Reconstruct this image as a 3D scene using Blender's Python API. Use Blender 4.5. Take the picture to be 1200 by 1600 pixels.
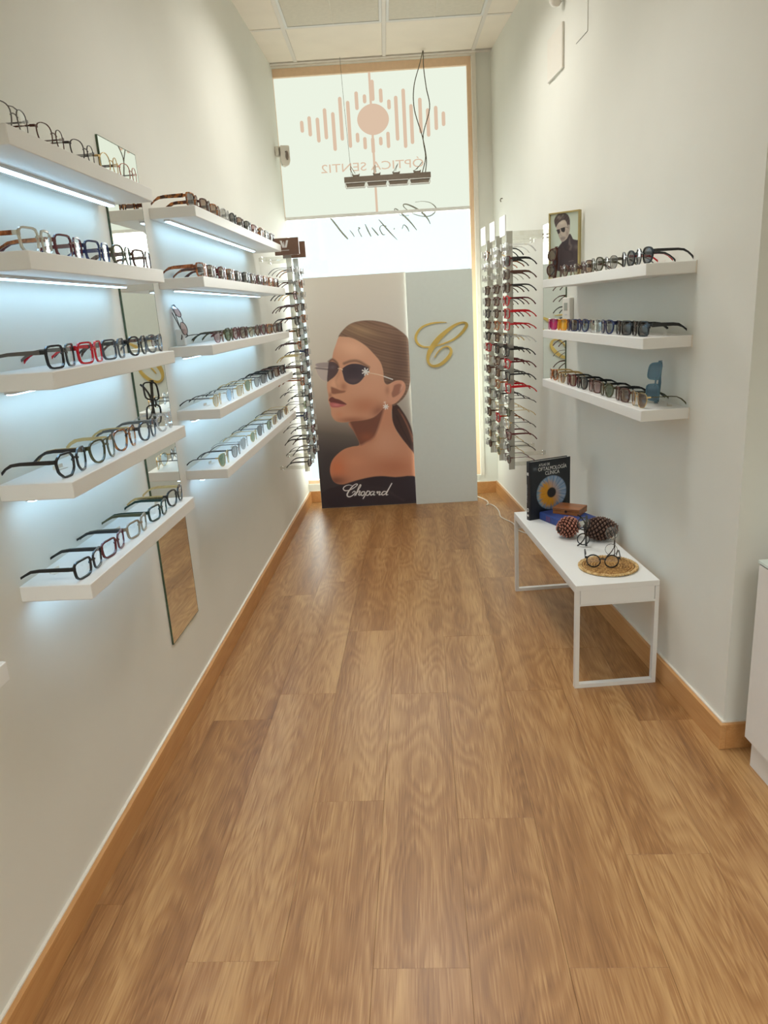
import bpy, bmesh, math, random
import numpy as np
from mathutils import Vector, Matrix
random.seed(7); np.random.seed(7)
for o in list(bpy.data.objects): bpy.data.objects.remove(o)
scene = bpy.context.scene
COL = scene.collection
PI = math.pi

# ------------------------------------------------------------------ camera
CF, CP, CY, CR, CH = 1126.245, .272658, -.018417, -.06152, 1.45
def _basis():
    c, s = math.cos(CY), math.sin(CY); cp, sp = math.cos(CP), math.sin(CP)
    fw = np.array([s*cp, c*cp, -sp]); rt = np.array([c, -s, 0.0]); up = np.cross(rt, fw)
    c, s = math.cos(CR), math.sin(CR)
    return c*rt+s*up, -s*rt+c*up, fw
RT, UP, FW = _basis(); CAM = np.array([0, 0, CH])
cd = bpy.data.cameras.new('camera'); cam = bpy.data.objects.new('camera', cd); COL.objects.link(cam)
cd.sensor_fit = 'VERTICAL'; cd.sensor_height = 36; cd.sensor_width = 27; cd.lens = CF*36/1600
cd.clip_start = .05; cd.clip_end = 60
m = Matrix.Identity(4)
for i in range(3):
    m[i][0] = RT[i]; m[i][1] = UP[i]; m[i][2] = -FW[i]; m[i][3] = CAM[i]
cam.matrix_world = m
scene.camera = cam

# ------------------------------------------------------------------ light
world = bpy.data.worlds.new('daylight'); scene.world = world; world.use_nodes = True
wb = world.node_tree.nodes['Background']
wb.inputs[0].default_value = (.81, .955, 1.0, 1); wb.inputs[1].default_value = 1.12
def area(name, loc, rot, sx, sy, power, color, spread):
    l = bpy.data.lights.new(name, 'AREA'); l.shape = 'RECTANGLE'; l.size = sx; l.size_y = sy
    l.energy = power; l.color = color; l.spread = math.radians(spread)
    o = bpy.data.objects.new(name, l); COL.objects.link(o); o.location = loc; o.rotation_euler = rot
    return o
sl = bpy.data.lights.new('sky_fill', 'SUN'); sl.energy = 14; sl.angle = math.radians(150); sl.color = (1, .97, .92)   # added wide sun lamp standing in for skylight and street bounce
so = bpy.data.objects.new('sky_fill', sl); COL.objects.link(so); so.location = (0, 9, 3); so.rotation_euler = (math.radians(-86), 0, 0)
# unseen fill lights added at ceiling height: over the aisle and behind the camera
for x, y, p, c, sp in ((.09, 4.0, 12, (1, .975, .93), 150), (.09, 2.6, 6.5, (1, .985, .96), 112), (-.6, -.9, 22, (.93, .985, 1), 118), (1.0, -.9, 22, (.93, .985, 1), 118), (.2, -2.4, 34, (.93, .985, 1), 150)):
    area('ceiling_fill', (x, y, 3.085), (0, 0, 0), .56, .56, p, c, sp)
scene.view_settings.view_transform = 'Standard'; scene.view_settings.look = 'None'
scene.view_settings.gamma = 1; scene.view_settings.use_curve_mapping = False
scene.view_settings.exposure = 0.25
scene.cycles.use_denoising = True
scene.cycles.transparent_max_bounces = 64
scene.cycles.max_bounces = 10
scene.cycles.sample_clamp_indirect = 4

# ------------------------------------------------------------------ frames of reference
AL, AR, AB = .0417, -.0599, -.0516          # plan angles: left wall, right wall, bench
def l2w(p, a):
    c, s = math.cos(a), math.sin(a); return (c*p[0]+s*p[1], -s*p[0]+c*p[1], p[2])
def w2l(p, a):
    c, s = math.cos(a), math.sin(a); return np.array([c*p[0]-s*p[1], s*p[0]+c*p[1], p[2]])
def ray(x, y): return FW+RT*(x-600)/CF-UP*(y-800)/CF
def bz(x, y, z=0.0):                         # pixel of the photograph -> point on a horizontal plane
    d = ray(x, y); return CAM+d*(z-CH)/d[2]
def bt(x, y, t, a=0.0):                      # -> point on a vertical plane across the aisle (local)
    d = w2l(ray(x, y), a); o = w2l(CAM, a); return o+d*(t-o[1])/d[1]
def bn(x, y, n, a):                          # -> point on a plane parallel to a wall (local)
    d = w2l(ray(x, y), a); o = w2l(CAM, a); return o+d*(n-o[0])/d[0]
def px(P):                                   # world points (N,3) -> pixels
    d = P-CAM; z = d@FW; return 600+CF*(d@RT)/z, 800-CF*(d@UP)/z
XL, XR, ZC, YB = -.925, 1.151, 3.110, 5.597
XLS, XRS = -.759, .985

# ------------------------------------------------------------------ materials
def lin(c):
    if isinstance(c, (int, float)): c = (c, c, c)
    return tuple(((v/255)/12.92 if v/255 <= .04045 else ((v/255+.055)/1.055)**2.4) for v in c)
def nmat(name):
    mt = bpy.data.materials.new(name); mt.use_nodes = True
    return mt, mt.node_tree.nodes, mt.node_tree.links, mt.node_tree.nodes['Principled BSDF']
def mat(name, col, rough=.5, metal=0.0, spec=.5, noise=0.0, nscale=40, bump=0.0, coat=0.0):
    mt, N, L, b = nmat(name)
    b.inputs['Base Color'].default_value = (*col, 1); b.inputs['Roughness'].default_value = rough
    b.inputs['Metallic'].default_value = metal; b.inputs['Specular IOR Level'].default_value = spec
    if coat: b.inputs['Coat Weight'].default_value = coat
    if noise or bump:
        tc = N.new('ShaderNodeTexCoord'); nz = N.new('ShaderNodeTexNoise'); nz.inputs['Scale'].default_value = nscale
        nz.inputs['Detail'].default_value = 4
        L.new(tc.outputs['Object'], nz.inputs['Vector'])
        if noise:
            r = N.new('ShaderNodeValToRGB')
            r.color_ramp.elements[0].position = .3; r.color_ramp.elements[1].position = .7
            r.color_ramp.elements[0].color = (*[v*(1-noise) for v in col], 1); r.color_ramp.elements[1].color = (*[min(1, v*(1+noise)) for v in col], 1)
            L.new(nz.outputs['Fac'], r.inputs['Fac']); L.new(r.outputs['Color'], b.inputs['Base Color'])
        if bump:
            bp_ = N.new('ShaderNodeBump'); bp_.inputs['Strength'].default_value = bump; bp_.inputs['Distance'].default_value = .002
            L.new(nz.outputs['Fac'], bp_.inputs['Height']); L.new(bp_.outputs['Normal'], b.inputs['Normal'])
    return mt
def emit(name, col, s):
    mt = bpy.data.materials.new(name); mt.use_nodes = True; N = mt.node_tree.nodes; L = mt.node_tree.links
    N.remove(N['Principled BSDF']); e = N.new('ShaderNodeEmission'); e.inputs[0].default_value = (*col, 1); e.inputs[1].default_value = s
    L.new(e.outputs[0], N['Material Output'].inputs[0]); return mt
def glassy(name, tint, gloss=.08, rough=.03, body=0.0, bodycol=(1, 1, 1)):
    """thin tinted sheet: transparent + glossy (+ a little diffuse body)"""
    mt = bpy.data.materials.new(name); mt.use_nodes = True; N = mt.node_tree.nodes; L = mt.node_tree.links
    N.remove(N['Principled BSDF'])
    t = N.new('ShaderNodeBsdfTransparent'); t.inputs[0].default_value = (*tint, 1)
    g = N.new('ShaderNodeBsdfGlossy'); g.inputs['Roughness'].default_value = rough; g.inputs[0].default_value = (1, 1, 1, 1)
    fr = N.new('ShaderNodeFresnel'); fr.inputs[0].default_value = 1.5
    ma = N.new('ShaderNodeMath'); ma.operation = 'MULTIPLY_ADD'; ma.inputs[1].default_value = .8; ma.inputs[2].default_value = gloss*.5
    ma.use_clamp = True
    L.new(fr.outputs[0], ma.inputs[0])
    mx = N.new('ShaderNodeMixShader'); L.new(ma.outputs[0], mx.inputs[0]); L.new(t.outputs[0], mx.inputs[1]); L.new(g.outputs[0], mx.inputs[2])
    out = mx
    if body:
        d = N.new('ShaderNodeBsdfDiffuse'); d.inputs[0].default_value = (*bodycol, 1)
        m2 = N.new('ShaderNodeMixShader'); m2.inputs[0].default_value = body
        L.new(mx.outputs[0], m2.inputs[1]); L.new(d.outputs[0], m2.inputs[2]); out = m2
    L.new(out.outputs[0], N['Material Output'].inputs[0]); return mt
def two_tone(name, c0, c1, scale, rough=.2, p0=.42, p1=.58):
    mt, N, L, b = nmat(name); tc = N.new('ShaderNodeTexCoord'); nz = N.new('ShaderNodeTexNoise')
    nz.inputs['Scale'].default_value = scale; nz.inputs['Detail'].default_value = 2; nz.inputs['Distortion'].default_value = .6
    r = N.new('ShaderNodeValToRGB'); r.color_ramp.elements[0].position = p0; r.color_ramp.elements[1].position = p1
    r.color_ramp.elements[0].color = (*c0, 1); r.color_ramp.elements[1].color = (*c1, 1)
    L.new(tc.outputs['Object'], nz.inputs['Vector']); L.new(nz.outputs['Fac'], r.inputs['Fac']); L.new(r.outputs['Color'], b.inputs['Base Color'])
    b.inputs['Roughness'].default_value = rough; return mt
def wood(name, cols, along='Y', rough=.4, coat=0.0, s=1.0, bump=.12, fig=.25):
    """grain along an axis, cathedral figure from distorted rings, per-object offset"""
    mt, N, L, b = nmat(name)
    tc = N.new('ShaderNodeTexCoord'); oi = N.new('ShaderNodeObjectInfo')
    off = N.new('ShaderNodeVectorMath'); off.operation = 'SCALE'; off.inputs['Scale'].default_value = 37.0
    cmb = N.new('ShaderNodeCombineXYZ')
    L.new(oi.outputs['Random'], cmb.inputs[0]); L.new(oi.outputs['Random'], cmb.inputs[1])
    L.new(cmb.outputs[0], off.inputs[0])
    add = N.new('ShaderNodeVectorMath'); add.operation = 'ADD'; L.new(tc.outputs['Object'], add.inputs[0]); L.new(off.outputs[0], add.inputs[1])
    def stretch(a, l):
        mp = N.new('ShaderNodeMapping'); mp.vector_type = 'POINT'
        mp.inputs['Scale'].default_value = {'Y': (a, l, a), 'X': (l, a, a), 'Z': (a, a, l)}[along]
        L.new(add.outputs[0], mp.inputs[0]); return mp
    def noise(mp, sc, det, dist=0.0):
        n = N.new('ShaderNodeTexNoise'); n.inputs['Scale'].default_value = sc; n.inputs['Detail'].default_value = det
        n.inputs['Distortion'].default_value = dist; L.new(mp.outputs[0], n.inputs['Vector']); return n
    fine = noise(stretch(230*s, 8*s), 1.0, 4)
    bands = noise(stretch(9*s, .55*s), 1.0, 2)
    blob = noise(stretch(6.5*s, 1.35*s), 1.0, 1)
    # cathedral figure: contour lines of a stretched noise field
    mu = N.new('ShaderNodeMath'); mu.operation = 'MULTIPLY'; mu.inputs[1].default_value = 14; L.new(blob.outputs['Fac'], mu.inputs[0])
    pg = N.new('ShaderNodeMath'); pg.operation = 'ADD'; L.new(mu.outputs[0], pg.inputs[0]); L.new(fine.outputs['Fac'], pg.inputs[1])
    fr = N.new('ShaderNodeMath'); fr.operation = 'PINGPONG'; fr.inputs[1].default_value = .5; L.new(pg.outputs[0], fr.inputs[0])
    ml = N.new('ShaderNodeMath'); ml.operation = 'MULTIPLY_ADD'; ml.inputs[1].default_value = fig; ml.inputs[2].default_value = 0
    L.new(fr.outputs[0], ml.inputs[0])
    m1 = N.new('ShaderNodeMath'); m1.operation = 'MULTIPLY_ADD'; m1.inputs[1].default_value = .60; L.new(fine.outputs['Fac'], m1.inputs[0]); L.new(ml.outputs[0], m1.inputs[2])
    m2 = N.new('ShaderNodeMath'); m2.operation = 'MULTIPLY_ADD'; m2.inputs[1].default_value = .75; L.new(bands.outputs['Fac'], m2.inputs[0]); L.new(m1.outputs[0], m2.inputs[2])
    m3 = N.new('ShaderNodeMath'); m3.operation = 'MULTIPLY_ADD'; m3.inputs[1].default_value = .10; L.new(oi.outputs['Random'], m3.inputs[0]); L.new(m2.outputs[0], m3.inputs[2])
    r = N.new('ShaderNodeValToRGB'); e = r.color_ramp.elements
    e[0].position = .42; e[0].color = (*cols[0], 1); e[1].position = 1.0; e[1].color = (*cols[2], 1)
    k = e.new(.74); k.color = (*cols[1], 1)
    L.new(m3.outputs[0], r.inputs['Fac']); L.new(r.outputs['Color'], b.inputs['Base Color'])
    b.inputs['Roughness'].default_value = rough
    if coat: b.inputs['Coat Weight'].default_value = coat; b.inputs['Coat Roughness'].default_value = .25
    if bump:
        bp_ = N.new('ShaderNodeBump'); bp_.inputs['Strength'].default_value = bump; bp_.inputs['Distance'].default_value = .001
        L.new(fine.outputs['Fac'], bp_.inputs['Height']); L.new(bp_.outputs['Normal'], b.inputs['Normal'])
    return mt
def attr_mat(name, rough=.45):
    mt, N, L, b = nmat(name); a = N.new('ShaderNodeAttribute'); a.attribute_name = 'print'
    L.new(a.outputs['Color'], b.inputs['Base Color']); b.inputs['Roughness'].default_value = rough; return mt

M = {}
M['wall'] = mat('wall_paint', (.785, .78, .71), .75, noise=.015, nscale=3, bump=.05)
M['ceil'] = mat('ceiling_tile', (.93, .84, .72), .8, noise=.02, nscale=6)
M['tbar'] = mat('ceiling_bar', (.82, .76, .68), .5, noise=.01)
M['gap'] = mat('shadow_gap', (.16, .13, .11), .9, noise=.05)
M['white'] = mat('white_lacquer', (.84, .835, .80), .38, noise=.008, nscale=5)
M['whitemetal'] = mat('white_metal', (.80, .79, .75), .35, noise=.01)
M['plastic'] = mat('white_plastic', (.78, .74, .66), .4, noise=.01)
M['floor'] = wood('oak_vinyl', (lin((108, 69, 35)), lin((156, 110, 64)), lin((190, 148, 97))), 'Y', .40, .18)
M['base'] = wood('beech_skirting', (lin((172, 118, 66)), lin((196, 142, 86)), lin((208, 156, 100))), 'Y', .45, 0, .6, .04)
M['box'] = wood('walnut_box', (lin((98, 52, 20)), lin((150, 88, 38)), lin((178, 112, 54))), 'X', .35, .2, 2.0)
M['mirror'] = mat('mirror_silver', (.90, .91, .87), .01, 1.0, noise=.004)
M['mirredge'] = mat('mirror_edge', lin((70, 88, 66)), .25, noise=.1)
M['led'] = emit('led_light', (.42, .72, 1.0), 11.5)
M['ledrail'] = mat('led_rail', (.75, .76, .76), .4, .3, noise=.02)
M['frame_peach'] = mat('window_frame', (.90, .64, .42), .5, noise=.03)
M['frame_cream'] = mat('window_reveal', (.82, .76, .66), .6, noise=.02)
M['glass'] = glassy('window_glass', (.97, 1, .99), .02)
M['black'] = mat('black_lacquer', (.018, .017, .018), .3, noise=.2)
M['print'] = attr_mat('printed_board', .5)
M['boardwhite'] = mat('white_board', (.74, .80, .77), .55, noise=.01)
M['boardedge'] = mat('foam_edge', (.75, .73, .68), .7, noise=.02)
M['gold'] = mat('gold_foil', (.80, .58, .18), .32, .75, noise=.12, nscale=9)
M['silverink'] = mat('silver_ink', (.74, .73, .72), .5, noise=.02)
M['glassink'] = mat('glass_lettering', lin((150, 150, 136)), .6, noise=.03)
M['acryl'] = glassy('frosted_acrylic', (.74, .73, .68), .12, .15, .42, (.66, .63, .58))
M['clearacryl'] = glassy('clear_acrylic', (.93, .93, .90), .10, .05, .08, (.9, .9, .86))
M['tooth'] = glassy('acrylic_clip', (.92, .92, .9), .10, .1, .55, (.88, .87, .84))
M['brownplate'] = mat('brown_plate', lin((112, 84, 68)), .35, noise=.06)
M['chrome'] = mat('chrome', (.8, .8, .8), .12, 1.0, noise=.02)
M['lampgrey'] = mat('lamp_housing', lin((120, 108, 95)), .4, .2, noise=.05)
M['lampwhite'] = mat('lamp_reflector', (.85, .85, .83), .25, .3, noise=.02)
M['cable'] = mat('white_cable', (.78, .74, .66), .5, noise=.02)
M['darkcable'] = mat('dark_cable', lin((92, 84, 66)), .5, noise=.05)
M['slat'] = mat('louvre_metal', lin((232, 226, 210)), .45, .0, noise=.03)
M['paper'] = mat('paper', (.80, .77, .70), .8, noise=.02)
M['tag'] = mat('price_tag_paper', (.80, .76, .68), .7, noise=.03)
M['bookblack'] = mat('book_cloth_black', (.014, .017, .022), .38, noise=.15)
M['bookblue'] = mat('book_cloth_blue', lin((44, 66, 128)), .6, noise=.12, nscale=60)
M['redink'] = mat('red_ink', lin((170, 60, 50)), .6, noise=.05)
M['whiteink'] = mat('white_ink', (.75, .75, .72), .6, noise=.02)
M['straw'] = two_tone('straw', lin((140, 98, 48)), lin((190, 146, 84)), 120, .8)
M['strawlight'] = two_tone('straw_light', lin((186, 148, 92)), lin((222, 190, 136)), 90, .8)
M['cone_red'] = [mat('cone_scale_red', lin((88, 40, 28)), .6, noise=.25), mat('cone_tip_red', lin((176, 118, 98)), .6, noise=.2)]
M['cone_grey'] = [mat('cone_scale_grey', lin((70, 48, 40)), .65, noise=.25), mat('cone_tip_grey', lin((116, 88, 74)), .65, noise=.25)]
M['conecore'] = mat('cone_core', lin((48, 28, 20)), .8, noise=.2)
M['framegold'] = mat('picture_frame_gold', lin((186, 168, 112)), .4, .3, noise=.06)
M['screen'] = mat('lcd_screen', lin((150, 152, 138)), .3, noise=.03)
M['sign'] = emit('sign_daylight_glow', (.84, .90, .765), .84)  # emission stands in for daylight coming through the translucent sign film
M['signink'] = emit('sign_ink_glow', lin((226, 198, 172)), .80)  # bars, letters and mullion emit too, in place of daylight from behind
M['cabinet'] = mat('cabinet_white', (.82, .80, .76), .4, noise=.008)
M['cabglass'] = mat('cabinet_glass_top', (.70, .78, .72), .08, noise=.02)

# ------------------------------------------------------------------ mesh helpers
class MB:
    def __init__(self): self.v = []; self.f = []; self.mi = []
    def add(self, vs, fs, k=0):
        b = len(self.v); self.v += [tuple(map(float, p)) for p in vs]; self.f += [tuple(b+i for i in f) for f in fs]; self.mi += [k]*len(fs); return self
    def box(self, x0, x1, y0, y1, z0, z1, k=0):
        return self.add([(x0,y0,z0),(x1,y0,z0),(x1,y1,z0),(x0,y1,z0),(x0,y0,z1),(x1,y0,z1),(x1,y1,z1),(x0,y1,z1)],
                        [(0,3,2,1),(4,5,6,7),(0,1,5,4),(1,2,6,5),(2,3,7,6),(3,0,4,7)], k)
    def cbox(self, x0, x1, y0, y1, z0, z1, c, k=0):
        """box with chamfered edges all round"""
        vs = []; 
        for (z, i) in ((z0, c), (z0+c, 0), (z1-c, 0), (z1, c)):
            a, b, d, e = x0+i, x1-i, y0+i, y1-i
            vs += [(a+c,d,z),(b-c,d,z),(b,d+c,z),(b,e-c,z),(b-c,e,z),(a+c,e,z),(a,e-c,z),(a,d+c,z)]
        fs = [tuple(range(7,-1,-1)), tuple(range(24,32))]
        for r in range(3):
            for i in range(8): fs.append((r*8+i, r*8+(i+1)%8, r*8+8+(i+1)%8, r*8+8+i))
        return self.add(vs, fs, k)
    def prism(self, poly, h0, h1, axis=2, k=0):
        n = len(poly)
        def P(a, b, h): return {2:(a,b,h), 1:(a,h,b), 0:(h,a,b)}[axis]
        vs = [P(a,b,h0) for a,b in poly]+[P(a,b,h1) for a,b in poly]
        fs = [tuple(range(n-1,-1,-1)), tuple(range(n,2*n))]+[(i,(i+1)%n,n+(i+1)%n,n+i) for i in range(n)]
        return self.add(vs, fs, k)
    def tube(self, pts, r, n=6, k=0, closed=False, cap=True, flat=None):
        pts = [Vector(p) for p in pts]; m_ = len(pts); rs = r if isinstance(r, (list, tuple)) else [r]*m_
        vs = []; prev = None
        for i, p in enumerate(pts):
            a = pts[(i-1) % m_] if (closed or i) else p; b = pts[(i+1) % m_] if (closed or i < m_-1) else p
            t = (b-a).normalized()
            if prev is None: u = t.orthogonal().normalized()
            else:
                u = prev-t*prev.dot(t); u = u.normalized() if u.length > 1e-6 else t.orthogonal().normalized()
            prev = u; w = t.cross(u)
            for j in range(n):
                q = 2*PI*j/n; vs.append(p+(u*math.cos(q)+w*math.sin(q))*rs[i])
        fs = []
        for i in range(m_ if closed else m_-1):
            for j in range(n): fs.append((i*n+j, i*n+(j+1)%n, ((i+1)%m_)*n+(j+1)%n, ((i+1)%m_)*n+j))
        if cap and not closed: fs += [tuple(range(n-1,-1,-1)), tuple(range((m_-1)*n, m_*n))]
        return self.add(vs, fs, k)
    def bar(self, pts, w, h, side=(0, 0, 1), k=0):
        """rectangular section swept along pts; h along 'side', w across; lists allowed"""
        pts = [Vector(p) for p in pts]; n = len(pts); S = Vector(side)
        ws = w if isinstance(w, (list, tuple)) else [w]*n; hs = h if isinstance(h, (list, tuple)) else [h]*n
        vs = []
        for i, p in enumerate(pts):
            t = (pts[min(i+1, n-1)]-pts[max(i-1, 0)]).normalized(); a = t.cross(S).normalized(); b = a.cross(t).normalized()
            for sa, sb in ((-1,-1),(1,-1),(1,1),(-1,1)): vs.append(p+a*sa*ws[i]/2+b*sb*hs[i]/2)
        fs = [(3,2,1,0), (4*n-4,4*n-3,4*n-2,4*n-1)]
        for i in range(n-1):
            for j in range(4): fs.append((4*i+j, 4*i+(j+1)%4, 4*i+4+(j+1)%4, 4*i+4+j))
        return self.add(vs, fs, k)
    def lathe(self, prof, n=24, k=0, cx=0, cy=0):
        vs = [(cx+r*math.cos(2*PI*j/n), cy+r*math.sin(2*PI*j/n), z) for r, z in prof for j in range(n)]
        fs = [(i*n+j, i*n+(j+1)%n, (i+1)*n+(j+1)%n, (i+1)*n+j) for i in range(len(prof)-1) for j in range(n)]
        fs += [tuple(range(n-1,-1,-1)), tuple(range((len(prof)-1)*n, len(prof)*n))]
        return self.add(vs, fs, k)
    def mesh(self, name, mats, smooth=False):
        me = bpy.data.meshes.new(name); me.from_pydata(self.v, [], self.f)
        for mm in (mats if isinstance(mats, (list, tuple)) else [mats]): me.materials.append(mm)
        if any(self.mi): me.polygons.foreach_set('material_index', self.mi)
        bm = bmesh.new(); bm.from_mesh(me); bmesh.ops.recalc_face_normals(bm, faces=bm.faces); bm.to_mesh(me); bm.free()
        if smooth:
            me.polygons.foreach_set('use_smooth', [True]*len(me.polygons))
            try: me.set_sharp_from_angle(angle=math.radians(40))
            except Exception: pass
        me.update(); return me
def link(name, me, parent=None, loc=(0,0,0), rot=(0,0,0)):
    o = bpy.data.objects.new(name, me); COL.objects.link(o); o.parent = parent; o.location = loc; o.rotation_euler = rot; return o
def tag(o, label=None, cat=None, group=None, kind=None):
    if label: o['label'] = label
    if cat: o['category'] = cat
    if group: o['group'] = group
    if kind: o['kind'] = kind
    return o
def thing(name, label, cat, loc=(0,0,0), rot=(0,0,0), group=None):
    return tag(link(name, None, None, loc, rot), label, cat, group)
def struct(name, mb, mats, loc=(0,0,0), rot=(0,0,0), smooth=False):
    return tag(link(name, mb.mesh(name, mats, smooth), None, loc, rot), kind='structure')
def part(name, mb, mats, parent, loc=(0,0,0), rot=(0,0,0), smooth=False, label=None):
    o = link(name, mb.mesh(name, mats, smooth), parent, loc, rot)
    if label: o['label'] = label
    return o
def text_mesh(name, s, size, mt, parent, loc, rot, align='LEFT', ext=.0004, sx=1.0, label=None):
    cu = bpy.data.curves.new(name, 'FONT'); cu.body = s; cu.size = size; cu.extrude = ext; cu.align_x = align; cu.resolution_u = 3
    ob = bpy.data.objects.new(name, cu); COL.objects.link(ob); bpy.context.view_layer.update()
    me = bpy.data.meshes.new_from_object(ob.evaluated_get(bpy.context.evaluated_depsgraph_get()))
    bpy.data.objects.remove(ob); me.materials.clear(); me.materials.append(mt)
    o = link(name, me, parent, loc, rot); o.scale = (sx, 1, 1)
    if label: o['label'] = label
    return o
def catmull(pts, k=6):
    P = [np.array(p, float) for p in pts]; P = [2*P[0]-P[1]]+P+[2*P[-1]-P[-2]]; out = []
    for i in range(1, len(P)-2):
        a, b, c, d = P[i-1:i+3]
        for j in range(k):
            t = j/k; out.append(.5*((2*b)+(c-a)*t+(2*a-5*b+4*c-d)*t*t+(-a+3*b-3*c+d)*t**3))
    out.append(P[-2]); return out
def ribbon(mb, pts, depth, f3, k=6):
    """pts: (x,y,width) in drawing units; f3 maps (x, y, lift) to 3-D: calligraphic stroke with thickness"""
    C = catmull(pts, k); n = len(C); vs = []
    for i, p in enumerate(C):
        t = C[min(i+1, n-1)][:2]-C[max(i-1, 0)][:2]; t = t/(np.linalg.norm(t)+1e-9); nn = np.array([-t[1], t[0]])*max(p[2], .3)/2
        a, b = p[:2]+nn, p[:2]-nn
        e = depth*(1+.004*i); vs += [f3(*a, 0), f3(*b, 0), f3(*b, e), f3(*a, e)]
    fs = [(3,2,1,0), (4*n-4,4*n-3,4*n-2,4*n-1)]
    for i in range(n-1):
        for j in range(4): fs.append((4*i+j, 4*i+(j+1)%4, 4*i+4+(j+1)%4, 4*i+4+j))
    mb.add(vs, fs)
ORD = 'first second third fourth fifth sixth seventh eighth ninth tenth eleventh twelfth thirteenth fourteenth fifteenth sixteenth seventeenth eighteenth'.split()
# ================================================================== the room
EL, ER = (0, 0, -AL), (0, 0, -AR)            # rotations of the wall frames
Y0 = -3.4                                    # back end of the shop behind the camera
# --- floor: planks along the left wall's direction
fb = MB().box(-1.6, 2.6, Y0, 5.72, -.03, -.006)
floor = struct('floor', fb, M['gap'])
PW, PL, N0 = .2216, 1.222, -.168
seam = {0: 1.303, 1: 1.80, 2: 1.30, 3: 1.645, 4: 2.29, -1: 1.89, -2: 1.325, -3: 2.37, -4: 1.50, 5: 1.72, 6: 1.1, -5: 1.9, 7: 1.6}
g = .0002
plank_me = MB().cbox(g, PW-g, g, PL-g, -.006, 0, .0004).mesh('plank', M['floor'])
for c, s0 in seam.items():
    n0 = N0+PW*c
    k0 = math.floor((.15-s0)/PL)
    for k in range(k0, 6):
        t = s0+k*PL
        if t > 5.60: continue
        o = link('plank', plank_me, floor, l2w((n0, t, 0), AL), EL)
        if t+PL > 5.66:
            o.scale = (1, max(.02, (5.66-t)/PL), 1)
for y in (-1.1, -2.3, -3.5):                  # the part behind the camera, out of view
    pass
# --- walls
TL0, TL1 = Y0, 5.62
struct('wall_left', MB().box(XL-.12, XL, TL0, TL1+.12, 0, ZC+.25), M['wall'], (0,0,0), EL)
TC = 2.022                                    # corner where the right wall steps back
struct('wall_right', MB().box(XR, XR+.9, TC, 5.9, 0, ZC+.25), M['wall'], (0,0,0), ER)
struct('wall_right_recess', MB().box(XR+.9, XR+1.0, Y0, TC+.3, 0, ZC+.25), M['wall'], (0,0,0), ER)
struct('wall_rear', MB().box(-1.9, 2.7, Y0-.12, Y0, 0, ZC+.25), M['wall'])
# back wall: pier right of the window, sill curb below it, lintel above
wb_ = MB(); wb_.box(.684, 1.2, YB, YB+.15, 0, ZC+.2); wb_.box(-.95, .684, YB, YB+.15, 0, .145); wb_.box(-.95, .684, YB, YB+.15, 3.098, ZC+.2)
struct('wall_back', wb_, M['wall'])
# --- baseboards
BH, BT = .0905, .020
def skirting(name, mb, loc=(0,0,0), rot=(0,0,0)): return struct(name, mb, [M['base'], M['frame_cream']], loc, rot)
sk = MB().cbox(XL, XL+BT, TL0, 5.62, 0, BH, .0012); sk.box(XL, XL+BT*.4, TL0, 5.62, BH, BH+.004, 1); skirting('baseboard_left', sk, rot=EL)
sk = MB().cbox(XR-BT, XR, TC-BT, 5.64, 0, BH, .0012); sk.box(XR-BT*.4, XR, TC-BT*.4, 5.64, BH, BH+.004, 1); skirting('baseboard_right', sk, rot=ER)
sk = MB().cbox(XR, XR+.9, TC-BT, TC, 0, BH, .0012); sk.box(XR, XR+.9, TC-BT*.4, TC, BH, BH+.004, 1); skirting('baseboard_recess', sk, rot=ER)
sk = MB().cbox(-.69, .80, YB-BT, YB, 0, BH, .0012); sk.box(-.69, .80, YB-BT*.4, YB, BH, BH+.004, 1); skirting('baseboard_back', sk)
# --- suspended ceiling: bars on a grid, tiles in the fields, two louvred luminaires
ceil = struct('ceiling', MB().box(-1.7, 2.7, Y0, 5.75, ZC+.02, ZC+.08), M['gap'])
TX, TY, TS = .088, 4.952, .606
xs = [-1.7, TX-2*TS, TX-TS, TX, TX+TS, TX+2*TS, TX+3*TS, TX+4*TS, 2.7]
ys = [Y0]+[TY-i*TS for i in range(13, 0, -1)]+[TY, 5.552]
skip = {}
bars = MB()
BW = .012
for x in xs[1:-1]: bars.box(x-BW, x+BW, Y0, 5.552, ZC-.002, ZC+.02)
for y in ys[1:-1]: bars.box(-1.6, 2.6, y-BW, y+BW, ZC-.0018, ZC+.019)
bars.box(-1.0, 1.2, 5.556, YB+.01, ZC-.004, ZC+.02)
o = part('ceiling_bars', bars, M['tbar'], ceil)
LUM = []
for i in range(len(xs)-1):
    for j in range(len(ys)-1):
        a, b, c_, d_ = xs[i]+BW, xs[i+1]-BW, ys[j]+BW, ys[j+1]-BW
        if ys[j+1] < -1.0 and False: continue
        if abs(ys[j+1]-TY) < .01 and (abs(xs[i]-(TX-TS)) < .01 or abs(xs[i]-TX) < .01): LUM.append((a, b, c_, d_)); continue
        part('tile', MB().box(a+.0012, b-.0012, c_+.0012, d_-.0012, ZC+.001, ZC+.014), M['ceil'], ceil)
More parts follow.
